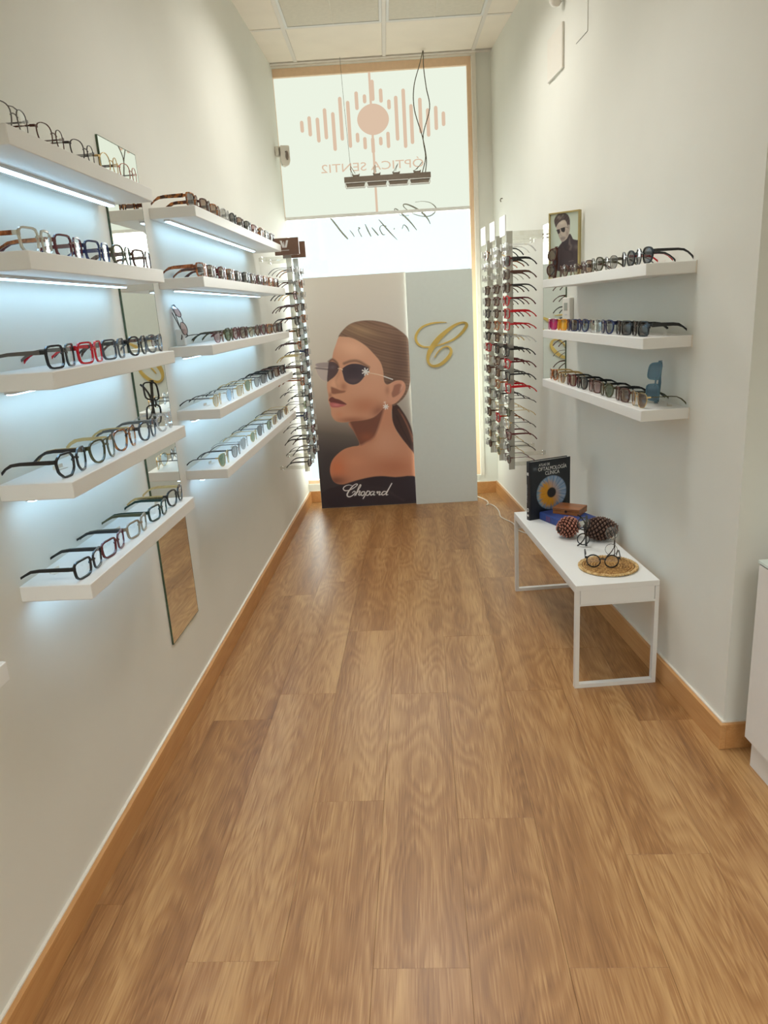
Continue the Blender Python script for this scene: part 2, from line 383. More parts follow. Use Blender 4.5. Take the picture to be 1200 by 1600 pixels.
for q, (a, b, c_, d_) in enumerate(LUM):
    L_ = thing('ceiling_light', ('left' if q == 0 else 'right')+' louvred grey ceiling panel with white frame beside the centre bar', 'ceiling light', ((a+b)/2, (c_+d_)/2, ZC), group='louvred ceiling panels')
    w, h = (b-a)/2-.001, (d_-c_)/2-.001
    fr = MB()
    for x0, x1, y0, y1 in ((-w, -w+.016, -h, h), (w-.016, w, -h, h), (-w+.016, w-.016, -h, -h+.016), (-w+.016, w-.016, h-.016, h)): fr.box(x0, x1, y0, y1, -.004, .016)
    part('frame', fr, M['whitemetal'], L_)
    part('backing', MB().box(-w+.016, w-.016, -h+.016, h-.016, .016, .018), M['gap'], L_)
    n = 26; ps = (2*h-.036)/n
    for k in range(n):
        y = -h+.018+ps*k
        part('slat', MB().add([(-w+.017, y+ps*.20, .004), (w-.017, y+ps*.20, .004), (w-.017, y+ps*.80, -.002), (-w+.017, y+ps*.80, -.002),
                               (-w+.017, y+ps*.20, .010), (w-.017, y+ps*.20, .010), (w-.017, y+ps*.80, .004), (-w+.017, y+ps*.80, .004)],
                              [(3,2,1,0),(4,5,6,7),(0,1,5,4),(1,2,6,5),(2,3,7,6),(3,0,4,7)]), M['slat'], L_)
    part('rib', MB().box(-.002, .002, -h+.017, h-.017, -.0035, -.001), M['slat'], L_)
# --- shop window: frame, transom panel (sign film, emission in place of daylight), lower pane
win = thing('window_1', None, None); tag(win, kind='structure')
yw = YB+.03
fr = MB(); fr.box(-.705, .684, yw, yw+.06, 3.045, 3.098); fr.box(.655, .684, yw, yw+.06, .145, 3.045); fr.box(-.72, -.69, yw, yw+.06, .145, 3.045)
fr.box(-.69, .655, yw, yw+.06, .145, .17)
part('frame', fr, M['frame_peach'], win)
rv = MB(); rv.box(.684, .712, YB-.012, YB, .145, 3.098); rv.box(-.72, .712, YB-.012, YB, 3.098, ZC-.004)
part('reveal', rv, M['frame_cream'], win)
part('transom', MB().box(-.69, .655, yw+.005, yw+.05, 2.118, 2.140), M['lampwhite'], win)
sp = part('sign_panel', MB().box(-.69, .655, yw+.028, yw+.036, 2.14, 3.045), M['sign'], win)
part('mullion', MB().box(-.028, -.012, yw+.012, yw+.027, 2.14, 3.045), M['signink'], win)
part('pane', MB().box(-.69, .655, yw+.025, yw+.031, .17, 2.118), M['glass'], win)
# sign: sound-wave bars around an eye, word below; read from the street, so mirrored in here
SY = yw+.027
def fs(x, y): return 460+x/4.8, 120+y/4.8                    # drawing coordinates of the logo -> photograph
def sign_pt(x, y): p = bt(*fs(x, y), SY); return p[0], p[2]
BARS = [(57,330,420),(115,296,448),(178,306,494),(233,236,470),(297,265,557),(350,150,480),(410,180,534),(466,110,250),(474,420,494),(526,132,200),(530,452,545),
        (585,22,182),(590,455,575),(648,88,195),(648,450,515),(709,170,245),(704,412,535),(767,142,480),(825,88,535),(880,205,505),(945,157,425),(1003,236,450),(1062,218,400),(1118,260,370)]
bw = .0125
for cx_, y0, y1 in BARS:
    xa, za = sign_pt(cx_, y0); xb, zb = sign_pt(cx_, y1); x = (xa+xb)/2
    n = 6; poly = [(x+bw*math.cos(a), za-bw+bw*math.sin(a)) for a in [PI*i/n for i in range(n+1)]]+[(x+bw*math.cos(a), zb+bw+bw*math.sin(a)) for a in [PI+PI*i/n for i in range(n+1)]]
    part('bar', MB().prism(poly, SY-.003, SY, 1), M['signink'], win)
ex, ez = sign_pt(590, 320)
part('eye', MB().prism([(ex+.108*math.cos(a)*(1+.04*math.cos(2*a)), ez+.100*math.sin(a)) for a in [2*PI*i/40 for i in range(40)]], SY-.003, SY, 1), M['signink'], win)
tx_, _ = sign_pt(972, 640)
text_mesh('lettering', 'ÓPTICA SENTI2', .079, M['signink'], win, (.338, SY-.001, 2.423), (PI/2, 0, PI), 'LEFT', .0008, 1.36)
# script lettering on the lower glass, mirrored likewise
def script_window(mb):
    f3 = lambda x, y, d: (lambda p: (p[0], YB+.052-d, p[2]))(bt(*fs(x, y), YB+.05))
    S = [[(905,940,3),(960,934,3),(1020,945,5),(1062,985,9),(1040,1030,9),(985,1048,7),(900,1030,6),(830,985,6),(818,958,8),(850,958,10),(910,985,12),(960,1020,14),(1000,1065,10),(1020,1105,4)],
         [(860,1040,4),(800,1040,4),(752,1000,5),(765,992,8),(820,1040,12),(870,1090,11),(918,1150,6)],[(860,1160,5),(845,1130,9),(820,1110,6),(808,1140,6)],
         [(745,1138,14),(752,1142,10)],[(632,1070,5),(680,1125,10),(720,1170,9),(770,1222,4)],[(690,1120,7),(655,1115,5),(640,1140,7),(660,1180,8),(680,1185,4)],
         [(580,1130,5),(605,1160,10),(630,1190,8)],[(530,1105,5),(550,1150,10),(575,1198,7)],[(478,1130,8),(490,1136,9),(480,1150,6),(505,1200,7)],
         [(415,1150,4),(435,1175,7),(450,1200,5)],[(258,1045,8),(300,1095,12),(350,1160,12),(390,1205,12),(402,1218,8)],[(402,1218,6),(385,1200,5),(360,1180,5)]]
    for st in S: ribbon(mb, st, .001, f3, 5)
sm = MB(); script_window(sm)
part('script_lettering', sm, M['glassink'], win)
# things outside: pale paving and façade seen only as glare, none of it readable -> left to the sky

# ================================================================== mirrors
mi = link('wall_mirror', MB().box(XL+.0005, XL+.006, 2.316, 2.613, .347, 1.998).mesh('wall_mirror', M['mirror']), None, (0,0,0), EL)
tag(mi, 'tall frameless mirror strip on the left wall between two shelf columns', 'mirror')
ed = MB(); ed.box(XL, XL+.0062, 2.313, 2.316, .345, 2.000); ed.box(XL, XL+.0062, 2.613, 2.615, .345, 2.000); ed.box(XL, XL+.0062, 2.316, 2.613, .345, .347); ed.box(XL, XL+.0062, 2.316, 2.613, 1.998, 2.000)
part('polished_edge', ed, M['mirredge'], mi)
m2 = link('wall_mirror', MB().box(XR-.006, XR-.0005, 3.762, 4.178, .985, 1.845).mesh('wall_mirror', M['mirror']), None, (0,0,0), ER)
tag(m2, 'frameless mirror on the right wall behind the ends of three shelves', 'mirror')
ed = MB(); ed.box(XR-.0062, XR, 3.759, 3.762, .983, 1.847); ed.box(XR-.0062, XR, 4.178, 4.181, .983, 1.847); ed.box(XR-.0062, XR, 3.762, 4.178, .983, .985); ed.box(XR-.0062, XR, 3.762, 4.178, 1.845, 1.847)
part('polished_edge', ed, M['mirredge'], m2)

# ================================================================== shelves
SH = {}
PH = {'L1': 'top shelf left of tall mirror', 'L2': 'second-highest shelf left of tall mirror', 'L3': 'middle shelf left of tall mirror', 'L4': 'second-lowest shelf left of tall mirror', 'L5': 'lowest shelf left of tall mirror',
      'F1': 'top shelf right of tall mirror', 'F2': 'second-highest shelf right of tall mirror', 'F3': 'middle shelf right of tall mirror', 'F4': 'second-lowest shelf right of tall mirror', 'F5': 'lowest shelf right of tall mirror',
      'R1': 'top shelf on the right wall', 'R2': 'middle shelf on the right wall', 'R3': 'bottom shelf on the right wall'}
def shelf(key, left, t0, t1, top, th, extra):
    a = AL if left else AR
    x0, x1 = (XL, XLS) if left else (XRS, XR)
    me = MB().cbox(x0, x1, t0, t1, top-th, top, .0015).mesh('wall_shelf', M['white'])
    o = link('wall_shelf', me, None, (0,0,0), EL if left else ER)
    tag(o, extra, 'shelf', 'white wall shelves'); SH[key] = (top, a); return o
for k, top, t0, t1, l0, l1 in (('L1', 1.833, 1.478, 2.260, 1.50, 2.235), ('L2', 1.606, 1.476, 2.265, 1.50, 2.235), ('L3', 1.368, 1.486, 2.265, 1.51, 2.235), ('L4', 1.133, 1.484, 2.272, 1.51, 2.235), ('L5', .897, 1.484, 2.267, 1.51, 2.235),
                               ('F1', 1.844, 2.693, 4.355, 2.72, 4.15), ('F2', 1.606, 2.692, 4.365, 2.72, 4.15), ('F3', 1.364, 2.700, 4.363, 2.72, 4.15), ('F4', 1.128, 2.699, 4.360, 2.72, 4.15), ('F5', .894, 2.706, 4.345, 2.73, 4.15)):
    o = shelf(k, True, t0, t1, top, .037, 'white floating shelf with underside LED strip, '+PH[k].replace('shelf ', ''))
    zb = top-.037
    part('led_rail', MB().box(XL+.040, XL+.061, l0, l1, zb-.007, zb), M['ledrail'], o, label='slim metal LED rail')
    part('led_strip', MB().box(XL+.0425, XL+.0585, l0+.004, l1-.004, zb-.0095, zb-.0072), M['led'], o, label='glowing cool white LED strip')
for k, top, t0, t1 in (('R1', 1.544, 2.380, 3.605), ('R2', 1.311, 2.383, 3.600), ('R3', 1.072, 2.377, 3.610)):
    o = shelf(k, False, t0, t1, top, .0375, 'white floating shelf without light, '+PH[k].replace('shelf ', ''))
    tr = MB().box(XR-.003, XR-.0004, t0-.004, t0, top-.039, top+.001)
    part('end_seam', tr, M['frame_cream'], o)
# near shelf whose tip alone enters the picture at the left
o = link('wall_shelf', MB().cbox(XL, -.76, .30, 1.137, .850, .887, .0015).mesh('wall_shelf', M['white']), None, (0,0,0), EL)
tag(o, 'white shelf end cut off by the left picture edge below the other shelves', 'shelf', 'white wall shelves')
# ================================================================== small fittings on the walls
def wallbox(name, mb, mats, label, cat, rot, smooth=False): 
    o = link(name, mb.mesh(name, mats, smooth), None, (0,0,0), rot); return tag(o, label, cat)
pa = wallbox('wall_plate', MB().cbox(XR-.012, XR-.0003, 3.832, 4.088, 2.515, 2.708, .002), M['plastic'], 'square white cover plate high on right wall, lower of two', 'cover plate', ER)
wallbox('wall_plate', MB().cbox(XR-.003, XR-.0003, 3.490, 3.650, 2.555, 2.80, .001), M['wall'], 'thin painted-over cover plate nearest the camera high on right wall', 'cover plate', ER)
sn = thing('wall_sensor', 'small cream detector at the top of the right wall', 'sensor', l2w((XR, 3.85, 2.80), AR), ER)
prof = [(.030, 0), (.032, -.012), (.030, -.035), (.018, -.052), (.004, -.056)]
bm_ = MB().lathe([(r, z) for r, z in reversed(prof)], 20); part('dome', bm_, M['plastic'], sn, (-.038, 0, .03), smooth=True)
part('bracket', MB().cbox(-.045, -.0003, -.03, .03, .03, .06, .003), M['plastic'], sn)
hk = wallbox('wall_hook', MB().tube([(XR, 5.222, 2.13), (XR-.012, 5.222, 2.13), (XR-.016, 5.222, 2.12), (XR-.012, 5.222, 2.108)], .003, 6), M['darkcable'], 'tiny dark hook on right wall near the window', 'hook', ER)
al = thing('motion_detector', 'white rounded motion detector on left wall beside the window', 'detector', l2w((XL, 5.44, 2.515), AL), EL)
part('bracket', MB().cbox(.0003, .028, -.028, .028, .0, .062, .004), M['plastic'], al, smooth=True)
body = [(-.028+.0, .064), (.028, .064), (.032, .058), (.032, -.035), (.022, -.058), (0, -.066), (-.022, -.058), (-.032, -.035), (-.032, .058)]
part('body', MB().prism(body, -.022, .022, 1), M['plastic'], al, (.062, 0, 0), (0, 0, .35))
part('lens_window', MB().prism([(.004+.010*math.cos(a), .0+.030*math.sin(a)) for a in [2*PI*i/16 for i in range(16)]], -.0245, -.022, 1), M['lampgrey'], al, (.070, 0, 0), (0, 0, .35))
part('eye', MB().lathe([(.004, 0), (.004, .003)], 10), M['black'], al, (.073, -.021, .024), (PI/2, 0, .35))
th = thing('thermostat', 'white wall controller with small grey screen behind middle right shelf', 'controller', l2w((XR, 3.705, 1.405), AR), ER)
part('body', MB().cbox(-.022, -.0003, -.060, .060, -.092, .052, .004), M['plastic'], th)
part('screen', MB().box(-.0232, -.0218, -.026, .026, -.012, .026), M['screen'], th)
for q in range(3): part('button', MB().box(-.0235, -.0218, -.024+.018*q, -.012+.018*q, -.034, -.028), M['ledrail'], th)
# ================================================================== cabinet at the right edge
ca = thing('cabinet', 'white low cabinet with glass top cut off by right picture edge', 'cabinet', (1.046, 1.985, 0), (0, 0, .035))
part('body', MB().cbox(0, .58, -1.2, 0, .10, .672, .002), M['cabinet'], ca)
part('plinth', MB().box(.022, .56, -1.18, -.006, 0, .10), M['cabinet'], ca)
part('top', MB().cbox(-.002, .58, -1.2, .002, .676, .686, .001), M['cabglass'], ca, label='greenish glass top')
part('top_gap', MB().box(.002, .575, -1.195, -.002, .672, .676), M['black'], ca)
# ================================================================== hanging track light
hl = thing('pendant_light', 'grey linear pendant with four spots hanging before the shop window', 'pendant light', (.064, 5.25, 2.283))
part('housing', MB().cbox(-.289, .289, -.022, .022, .0, .034, .002), M['lampgrey'], hl)
for q in range(4):
    x = -.216+.144*q
    fr = MB(); w = .069
    for a, b, z0_, z1_ in ((-w, -w+.004, -.034, 0), (w-.004, w, -.034, 0), (-w+.004, w-.004, -.034, -.029), (-w+.004, w-.004, -.005, 0)):
        for c_ in (-.022, .019): fr.box(x+a, x+b, c_, c_+.003, z0_, z1_)
    for a in (-w, w-.003): fr.box(x+a, x+a+.003, -.019, .019, -.034, 0)
    f_ = part('spot_frame', fr, M['lampwhite'], hl)
    
    part('reflector', MB().prism([(x-.058, -.029), (x+.058, -.029), (x+.064, -.005), (x-.064, -.005)], -.015, .015, 1), M['lampgrey'], f_)
for q, x in enumerate((-.21, -.07, .06, .20)):
    c_ = part('clip', MB().prism([(x-.022, .034), (x+.022, .034), (x+.026, .052), (x+.012, .046), (x-.012, .046), (x-.026, .052)], -.012, .012, 1), M['lampgrey'], hl)
    part('wire', MB().tube([(x-.018, 0, .05), (x-.036+.02*q, 0, .085), (x-.03+.022*q, 0, .10), (x-.004, 0, .056)], .0018, 5), M['darkcable'], c_)
def hang(mb, pts, r): mb.tube([Vector(p) for p in catmull(pts, 6)], r, 6)
cbl = MB()
hang(cbl, [(.255, 0, .034), (.265, 0, .12), (.245, 0, .25), (.20, .01, .42), (.205, .03, .56), (.255, .15, .72), (.285, .25, .825)], .0032)
hang(cbl, [(.235, 0, .036), (.26, 0, .13), (.25, 0, .26), (.30, .01, .42), (.285, .04, .55), (.28, .15, .70), (.288, .25, .825)], .0032)
part('supply_cable', cbl, M['darkcable'], hl, smooth=True)
part('suspension_wire', MB().tube([(-.24, 0, .034), (-.262, .12, .5), (-.275, .26, .825)], .0012, 5), M['darkcable'], hl)
# ================================================================== eyewear
FM = {  # frame colours
 'black': mat('acetate_black', (.012, .012, .013), .18, noise=.1), 'matt': mat('metal_dark', (.035, .03, .028), .35, .4, noise=.1),
 'gun': mat('metal_gunmetal', (.16, .15, .14), .3, .8, noise=.05), 'silver': mat('metal_silver', (.62, .62, .60), .25, .9, noise=.03),
 'gold': mat('metal_gold', (.72, .52, .25), .25, .9, noise=.04), 'brown': mat('acetate_brown', lin((84, 50, 40)), .22, noise=.2, nscale=90),
 'tort': two_tone('acetate_tortoise', lin((58, 30, 18)), lin((168, 104, 48)), 75, .18), 'amber': two_tone('acetate_amber', lin((120, 62, 30)), lin((184, 108, 58)), 50, .2),
 'red': mat('acetate_red', lin((196, 22, 34)), .18, noise=.1), 'burg': mat('acetate_burgundy', lin((92, 32, 36)), .2, noise=.12),
 'navy': mat('acetate_navy', lin((34, 42, 84)), .2, noise=.12), 'blue': mat('acetate_blue', lin((52, 88, 168)), .2, noise=.1),
 'teal': mat('acetate_teal', lin((92, 124, 140)), .25, noise=.08), 'green': mat('acetate_green', lin((28, 52, 44)), .2, noise=.12),
 'olive': mat('acetate_olive', lin((74, 72, 44)), .22, noise=.15), 'taupe': mat('acetate_taupe', lin((148, 136, 116)), .2, noise=.1),
 'grey': mat('acetate_grey', lin((70, 74, 80)), .2, noise=.15), 'pink': mat('acetate_pink', lin((150, 20, 84)), .2, noise=.1),
 'orange': mat('acetate_orange', lin((214, 140, 24)), .2, noise=.1), 'white': mat('acetate_white', (.8, .8, .8), .2, noise=.03), 'rose': mat('metal_rose', lin((196, 140, 124)), .25, .7, noise=.05),
 'crystal': glassy('acetate_crystal', (.93, .93, .93), .25, .06, .16, (.85, .85, .86)), 'champ': glassy('acetate_champagne', (.90, .86, .78), .22, .08, .35, (.78, .72, .60)),
 'smoke': glassy('acetate_smoke', (.50, .53, .56), .2, .08, .3, (.22, .25, .28))}
LM = {'clear': glassy('lens_clear', (.96, .97, .96), .06), 'dark': glassy('lens_dark', (.16, .15, .15), .08), 'brown': glassy('lens_brown', (.30, .20, .14), .08), 'green': glassy('lens_green', (.22, .27, .17), .08),
      'grey': glassy('lens_grey', (.40, .39, .38), .08), 'blue': glassy('lens_blue', (.48, .66, .84), .08), 'tan': glassy('lens_tan', (.62, .50, .36), .08), 'rosel': glassy('lens_rose', (.55, .36, .36), .08),
      'pinkl': glassy('lens_pink', (.75, .04, .28), .08, .05, .35, (.72, .04, .26)), 'orangel': glassy('lens_orange', (.95, .50, .04), .08, .05, .35, (.9, .45, .03)), 'mirror': glassy('lens_mirror', (.45, .55, .58), .55), 'steel': glassy('lens_steel', (.20, .33, .42), .1, .05, .55, (.16, .27, .36))}
CW = {'black': 'black', 'matt': 'dark metal', 'gun': 'gunmetal', 'silver': 'silver metal', 'gold': 'gold metal', 'brown': 'brown', 'tort': 'tortoiseshell', 'amber': 'amber', 'red': 'red', 'burg': 'burgundy', 'navy': 'navy', 'blue': 'blue', 'teal': 'teal', 'green': 'dark green', 'olive': 'olive', 'taupe': 'taupe', 'grey': 'grey', 'pink': 'magenta', 'orange': 'orange', 'white': 'white', 'rose': 'rose metal', 'crystal': 'clear', 'champ': 'champagne', 'smoke': 'smoky'}
SHAPES = {'square': (.0265, .0215, 5, .07, 0), 'rect': (.027, .0185, 4.5, .09, 0), 'round': (.0235, .0225, 2, 0, 0), 'panto': (.025, .0225, 2.5, .13, 0), 'geo': (.0265, .0235, 'o', .12, 0), 'pilot': (.0275, .0245, 2.7, .2, 0), 'cat': (.027, .020, 2.9, .22, .006), 'wide': (.0285, .0215, 6, .05, 0)}
SW = {'square': 'square', 'rect': 'rectangular', 'round': 'round', 'panto': 'rounded', 'geo': 'angular', 'pilot': 'aviator', 'cat': 'cat-eye', 'wide': 'broad square'}
def outline(shape, sgn, grow=0.0, n=26):
    a, b, ex, taper, lift = SHAPES[shape]; out = []
    for i in range(n):
        th_ = 2*PI*(i+.5)/n; c, s = math.cos(th_), math.sin(th_)
        if ex == 'o':
            r = min(1/max(abs(c), 1e-6), 1/max(abs(s), 1e-6), 1.50/(abs(c)+abs(s))); x, z = a*c*r, b*s*r
        else:
            r = (abs(c)**ex+abs(s)**ex)**(-1/ex); x, z = a*c*r, b*s*r
        x *= 1+taper*z/b
        if lift and x > 0 and z > 0: z += lift*(x/a)**2
        if shape == 'pilot' and x < 0: x *= .92
        out.append((x, z))
    # outward growth
    res = []
    for i in range(n):
        p, q = out[i-1], out[(i+1) % n]; tx, tz = q[0]-p[0], q[1]-p[1]; l = math.hypot(tx, tz)
        res.append((sgn*(out[i][0]+grow*tz/l), out[i][1]-grow*tx/l))
    return res
_cache = {}
def glasses_meshes(shape, fm, tm, lm, metal):
    key = (shape, fm, tm, lm, metal)
    if key in _cache: return _cache[key]
    a, b, ex, taper, lift = SHAPES[shape]
    gap = .017; cx = a+gap/2+.002; rt = .0016 if metal else .0042; dp = .0022 if metal else .0042
    zc = b+rt+.0002; wrap = lambda x: 2.2*x*x
    fr = MB()
    for sg in (-1, 1):
        inn = outline(shape, sg); out = outline(shape, sg, rt); n = len(inn); vs = []
        for ring in (inn, out):
            for y in (0, dp): vs += [(sg*cx+x, y+wrap(sg*cx+x), zc+z) for x, z in ring]
        # rings: 0 inner-front 1 inner-back 2 outer-front 3 outer-back
        F = []
        for i in range(n):
            j = (i+1) % n
            F += [(i, j, 2*n+j, 2*n+i), (n+i, 3*n+i, 3*n+j, n+j), (i, n+i, n+j, j), (2*n+i, 2*n+j, 3*n+j, 3*n+i)]
        fr.add(vs, F)
    xi = cx-a*.9
    def Z(f): return zc+b*f
    bt_ = .0018 if metal else .0042
    fr.bar([(-xi-.001, dp/2+wrap(xi), Z(.28)), (-xi*.45, dp/2, Z(.45)), (xi*.45, dp/2, Z(.45)), (xi+.001, dp/2+wrap(xi), Z(.28))], dp, bt_)
    if shape == 'pilot': fr.bar([(-xi-.004, dp/2+wrap(xi), Z(.88)), (0, dp/2, Z(.97)), (xi+.004, dp/2+wrap(xi), Z(.88))], dp, bt_*.9)
    xo = cx+a*(1+taper*.5)+rt; hz = Z(.55)+lift*.8; yo = wrap(xo)
    for sg in (-1, 1): fr.bar([(sg*(xo-.006), yo, hz), (sg*(xo+.003), yo+dp*.6, hz), (sg*(xo+.0045), yo+.011, hz)], [.003, .004, .003], [.005 if metal else .009]*3)
    lens = []
    for sg in (-1, 1):
        L_ = MB(); ring = outline(shape, sg, .0004); n = len(ring)
        vs = [(sg*cx+x, dp*.5+wrap(sg*cx+x), zc+z) for x, z in ring]+[(sg*cx+x*.5, dp*.5-.0006+wrap(sg*cx+x*.5), zc+z*.5) for x, z in ring]+[(sg*cx, dp*.5-.0008+wrap(cx), zc)]
        F = [(i, (i+1) % n, n+(i+1) % n, n+i) for i in range(n)]+[(n+i, n+(i+1) % n, 2*n) for i in range(n)]
        L_.add(vs, F); lens.append(L_.mesh('lens', LM[lm], True))
    temples = []; xt = xo+.004; y1 = yo+.010
    th_, tv0, tv1 = (.0022, .0030, .0042) if metal else (.0034, .0095 if shape not in ('wide',) else .014, .0052)
    for sg in (-1, 1):
        T = MB(); tip = .0032
        pts = [(0, 0, 0), (0, .030, 0), (0, .070, -.0005), (-sg*.001, .090, -.003), (-sg*.003, .106, -.011), (-sg*.005, .120, -(hz-tip)*.62), (-sg*.006, .131, -(hz-tip))]
        hs = [tv0, tv0*.92, tv0*.8, tv0*.62+.001, tv1, tv1, tv1*1.1]
        if metal: hs = [tv0, tv0, tv0, tv0, tv1*.9, tv1, tv1]
        T.bar(pts, [th_]*7, hs); temples.append(T.mesh('temple', FM[tm], False))
    r = dict(front=fr.mesh('front', FM[fm], True), lens=lens, temples=temples, hx=xt, hy=y1, hz=hz, half=xt+.002, zc=zc, sun=lm not in ('clear',))
    _cache[key] = r; return r
def make_glasses(spec, label, group, loc, rz, side=False, fold=False, lean=0.0, tilt=0.0):
    """spec: shape, frame, temple, lens, metal.  Local: x across, +y towards the temple tips, z up, origin under the bridge"""
    G = glasses_meshes(*spec); nm = 'sunglasses' if G['sun'] else 'eyeglasses'
    root = tag(link(nm, None, None, loc), label, nm, group)
    R = Matrix.Rotation(rz, 4, 'Z')
    if side:    # stood on one end: the front upright, one lens above the other
        R = R @ Matrix.Rotation(lean, 4, 'Y') @ Matrix.Rotation(tilt, 4, 'X') @ Matrix.Translation((0, 0, G['half'])) @ Matrix.Rotation(PI/2, 4, 'Y') @ Matrix.Translation((0, 0, -G['zc']))
    root.matrix_world = Matrix.Translation(loc) @ R
    link('front', G['front'], root)
    for me in G['lens']: link('lens', me, root)
    for sg, me in zip((-1, 1), G['temples']):
        o = link('temple', me, root, (sg*G['hx'], G['hy'], G['hz']))
        if fold: o.rotation_euler = (0, 0, sg*math.radians(86)); o.location.x -= sg*.003; o.location.y += .004 if sg > 0 else .0
    return root
def spec(s):
    p = s.split(); return (p[0], p[1], p[2] if p[2] != '-' else p[1], p[3], len(p) > 4)
def words(sp):
    sh, fm, tm, lm, metal = sp
    return f"{CW[fm]} {SW[sh]} {'sunglasses' if lm != 'clear' else 'eyeglasses'}"
def row(key, ts, specs, n_front, jit=0.0):
    top, a = SH[key]; rz = (PI/2 if a == AL else -PI/2)-a
    for i, (t, s) in enumerate(zip(ts, specs)):
        sp = spec(s); d = random.uniform(-1, 1)*jit
        make_glasses(sp, f'{words(sp)}, {ORD[i]} from near end, {PH[key]}', f'glasses on the {PH[key]}',
                     (*l2w((n_front+random.uniform(-.004, .004)*(jit > 0), t, 0), a)[:2], top+.0003), rz+d)
NL = -.782
row('L5', [1.566, 1.712, 1.868, 2.030, 2.186], ['rect black - clear', 'rect burg black clear', 'rect taupe olive clear', 'rect green - clear', 'panto black gold clear'], NL, .03)
row('L4', [1.573, 1.728, 1.882, 2.030, 2.190], ['geo black matt clear', 'pilot olive gold clear', 'pilot tort gold clear', 'panto grey gun clear', 'panto crystal - clear'], NL, .03)
row('L3', [1.610, 1.756, 1.900, 2.050, 2.192], ['square black gun clear', 'square red - clear', 'square grey black clear', 'panto black brown clear', 'panto smoke grey clear'], NL, .02)
row('L2', [1.585, 1.740, 1.893, 2.040, 2.190], ['square champ amber clear', 'square burg - clear', 'square navy - clear', 'panto olive brown clear', 'square brown - clear'], NL, .02)
row('L1', [1.568, 1.725, 1.885, 2.033, 2.180], ['pilot gun - clear m', 'panto brown - clear m', 'panto matt gun clear m', 'round gold matt clear m', 'panto rose matt clear m'], NL, .02)
F = lambda t0, n, d: [t0+i*d for i in range(n)]
row('F1', F(2.800, 11, .1475), ['wide tort - dark', 'square brown - brown', 'square tort - brown', 'panto crystal - grey', 'panto black - dark', 'square brown - brown', 'wide black - dark', 'square burg - rosel', 'panto tort - brown', 'square black - grey', 'panto brown - dark'], NL, .02)
row('F2', F(2.795, 11, .1475), ['wide amber - grey', 'square brown - brown', 'panto burg - brown', 'square tort - brown', 'square brown - dark', 'wide black - dark', 'round brown - brown', 'square burg - dark', 'panto tort - brown', 'square amber - tan', 'square brown - brown'], NL, .02)
row('F3', F(2.930, 10, .149), ['cat burg matt rosel m', 'panto olive - green', 'round burg - rosel', 'square brown - brown', 'panto olive gold tan m', 'round brown - brown', 'panto burg - dark', 'square tort - brown', 'panto brown - grey', 'square black - dark'], NL, .02)
row('F4', F(2.800, 9, .182), ['round gold matt tan m', 'panto silver - blue m', 'square gold matt tan m', 'pilot gold - green m', 'panto gun - grey m', 'square matt - dark m', 'panto black - grey', 'square brown - brown', 'square black - dark'], NL, .03)
row('F5', F(2.795, 9, .178), ['pilot gold matt green m', 'panto gun - grey m', 'pilot silver - grey m', 'round gold - green m', 'pilot gun matt dark m', 'panto olive - green m', 'square gold - brown m', 'pilot matt - dark m', 'round gold - brown m'], NL, .03)
NR = 1.008
row('R1', [2.470, 2.622, 2.772, 2.922, 3.072, 3.220, 3.368], ['panto black - dark', 'round black red dark', 'panto gun - grey m', 'panto olive - grey', 'square brown - brown', 'panto brown matt tan m', 'round brown - brown'], NR, .02)
row('R2', [2.500, 2.650, 2.800, 2.950, 3.100, 3.250, 3.400, 3.545], ['wide black - dark', 'wide black - dark', 'panto navy - grey', 'pilot silver matt mirror m', 'panto navy - blue', 'wide navy - dark', 'wide orange - orangel', 'wide pink black pinkl'], NR, .02)
row('R3', [2.474, 2.640, 2.795, 2.946, 3.092, 3.240, 3.387, 3.532], ['pilot gold olive brown m', 'square brown black brown', 'panto olive black green', 'square brown black rosel', 'panto black - dark', 'square burg black brown', 'panto gold - brown m', 'panto amber gold brown'], NR, .02)
# --- pairs stood on end
def standing(key, n, t, s, label, rz_add=0.0, lean=0.0, tilt=0.0, z=0.0, fold=False):
    top, a = SH[key]; rz = (PI/2 if a == AL else -PI/2)-a
    return make_glasses(spec(s), label, None, (*l2w((n, t, 0), a)[:2], top+z), rz+rz_add, True, fold, lean, tilt)
standing('L4', -.842, 2.245, 'square black - clear', 'black eyeglasses stood upright on one end, second-lowest shelf left of tall mirror', -.75, .12, -.20, .006, True)
standing('F3', -.868, 2.775, 'round matt - rosel m', 'dark round sunglasses tilted on a white block, middle shelf right of tall mirror', -.2, .05, -.35, .036, True)
blk = link('display_block', MB().cbox(-.016, .016, -.014, .014, 0, .062, .002).mesh('display_block', M['white']), None, (*l2w((-.900, 2.790, 0), AL)[:2], SH['F3'][0]), (0, 0, -AL))
tag(blk, 'small white block propping the upright sunglasses on the middle shelf', 'display block')
standing('R3', 1.075, 2.515, 'square teal - steel', 'blue-grey sunglasses stood upright on one end, bottom shelf on the right wall', .62, 0, -.12, .004, True)
standing('R1', 1.004, 3.548, 'panto brown - brown', 'brown sunglasses stood upright before the picture, top shelf on the right wall', .6, .04, -.06, .003, True)
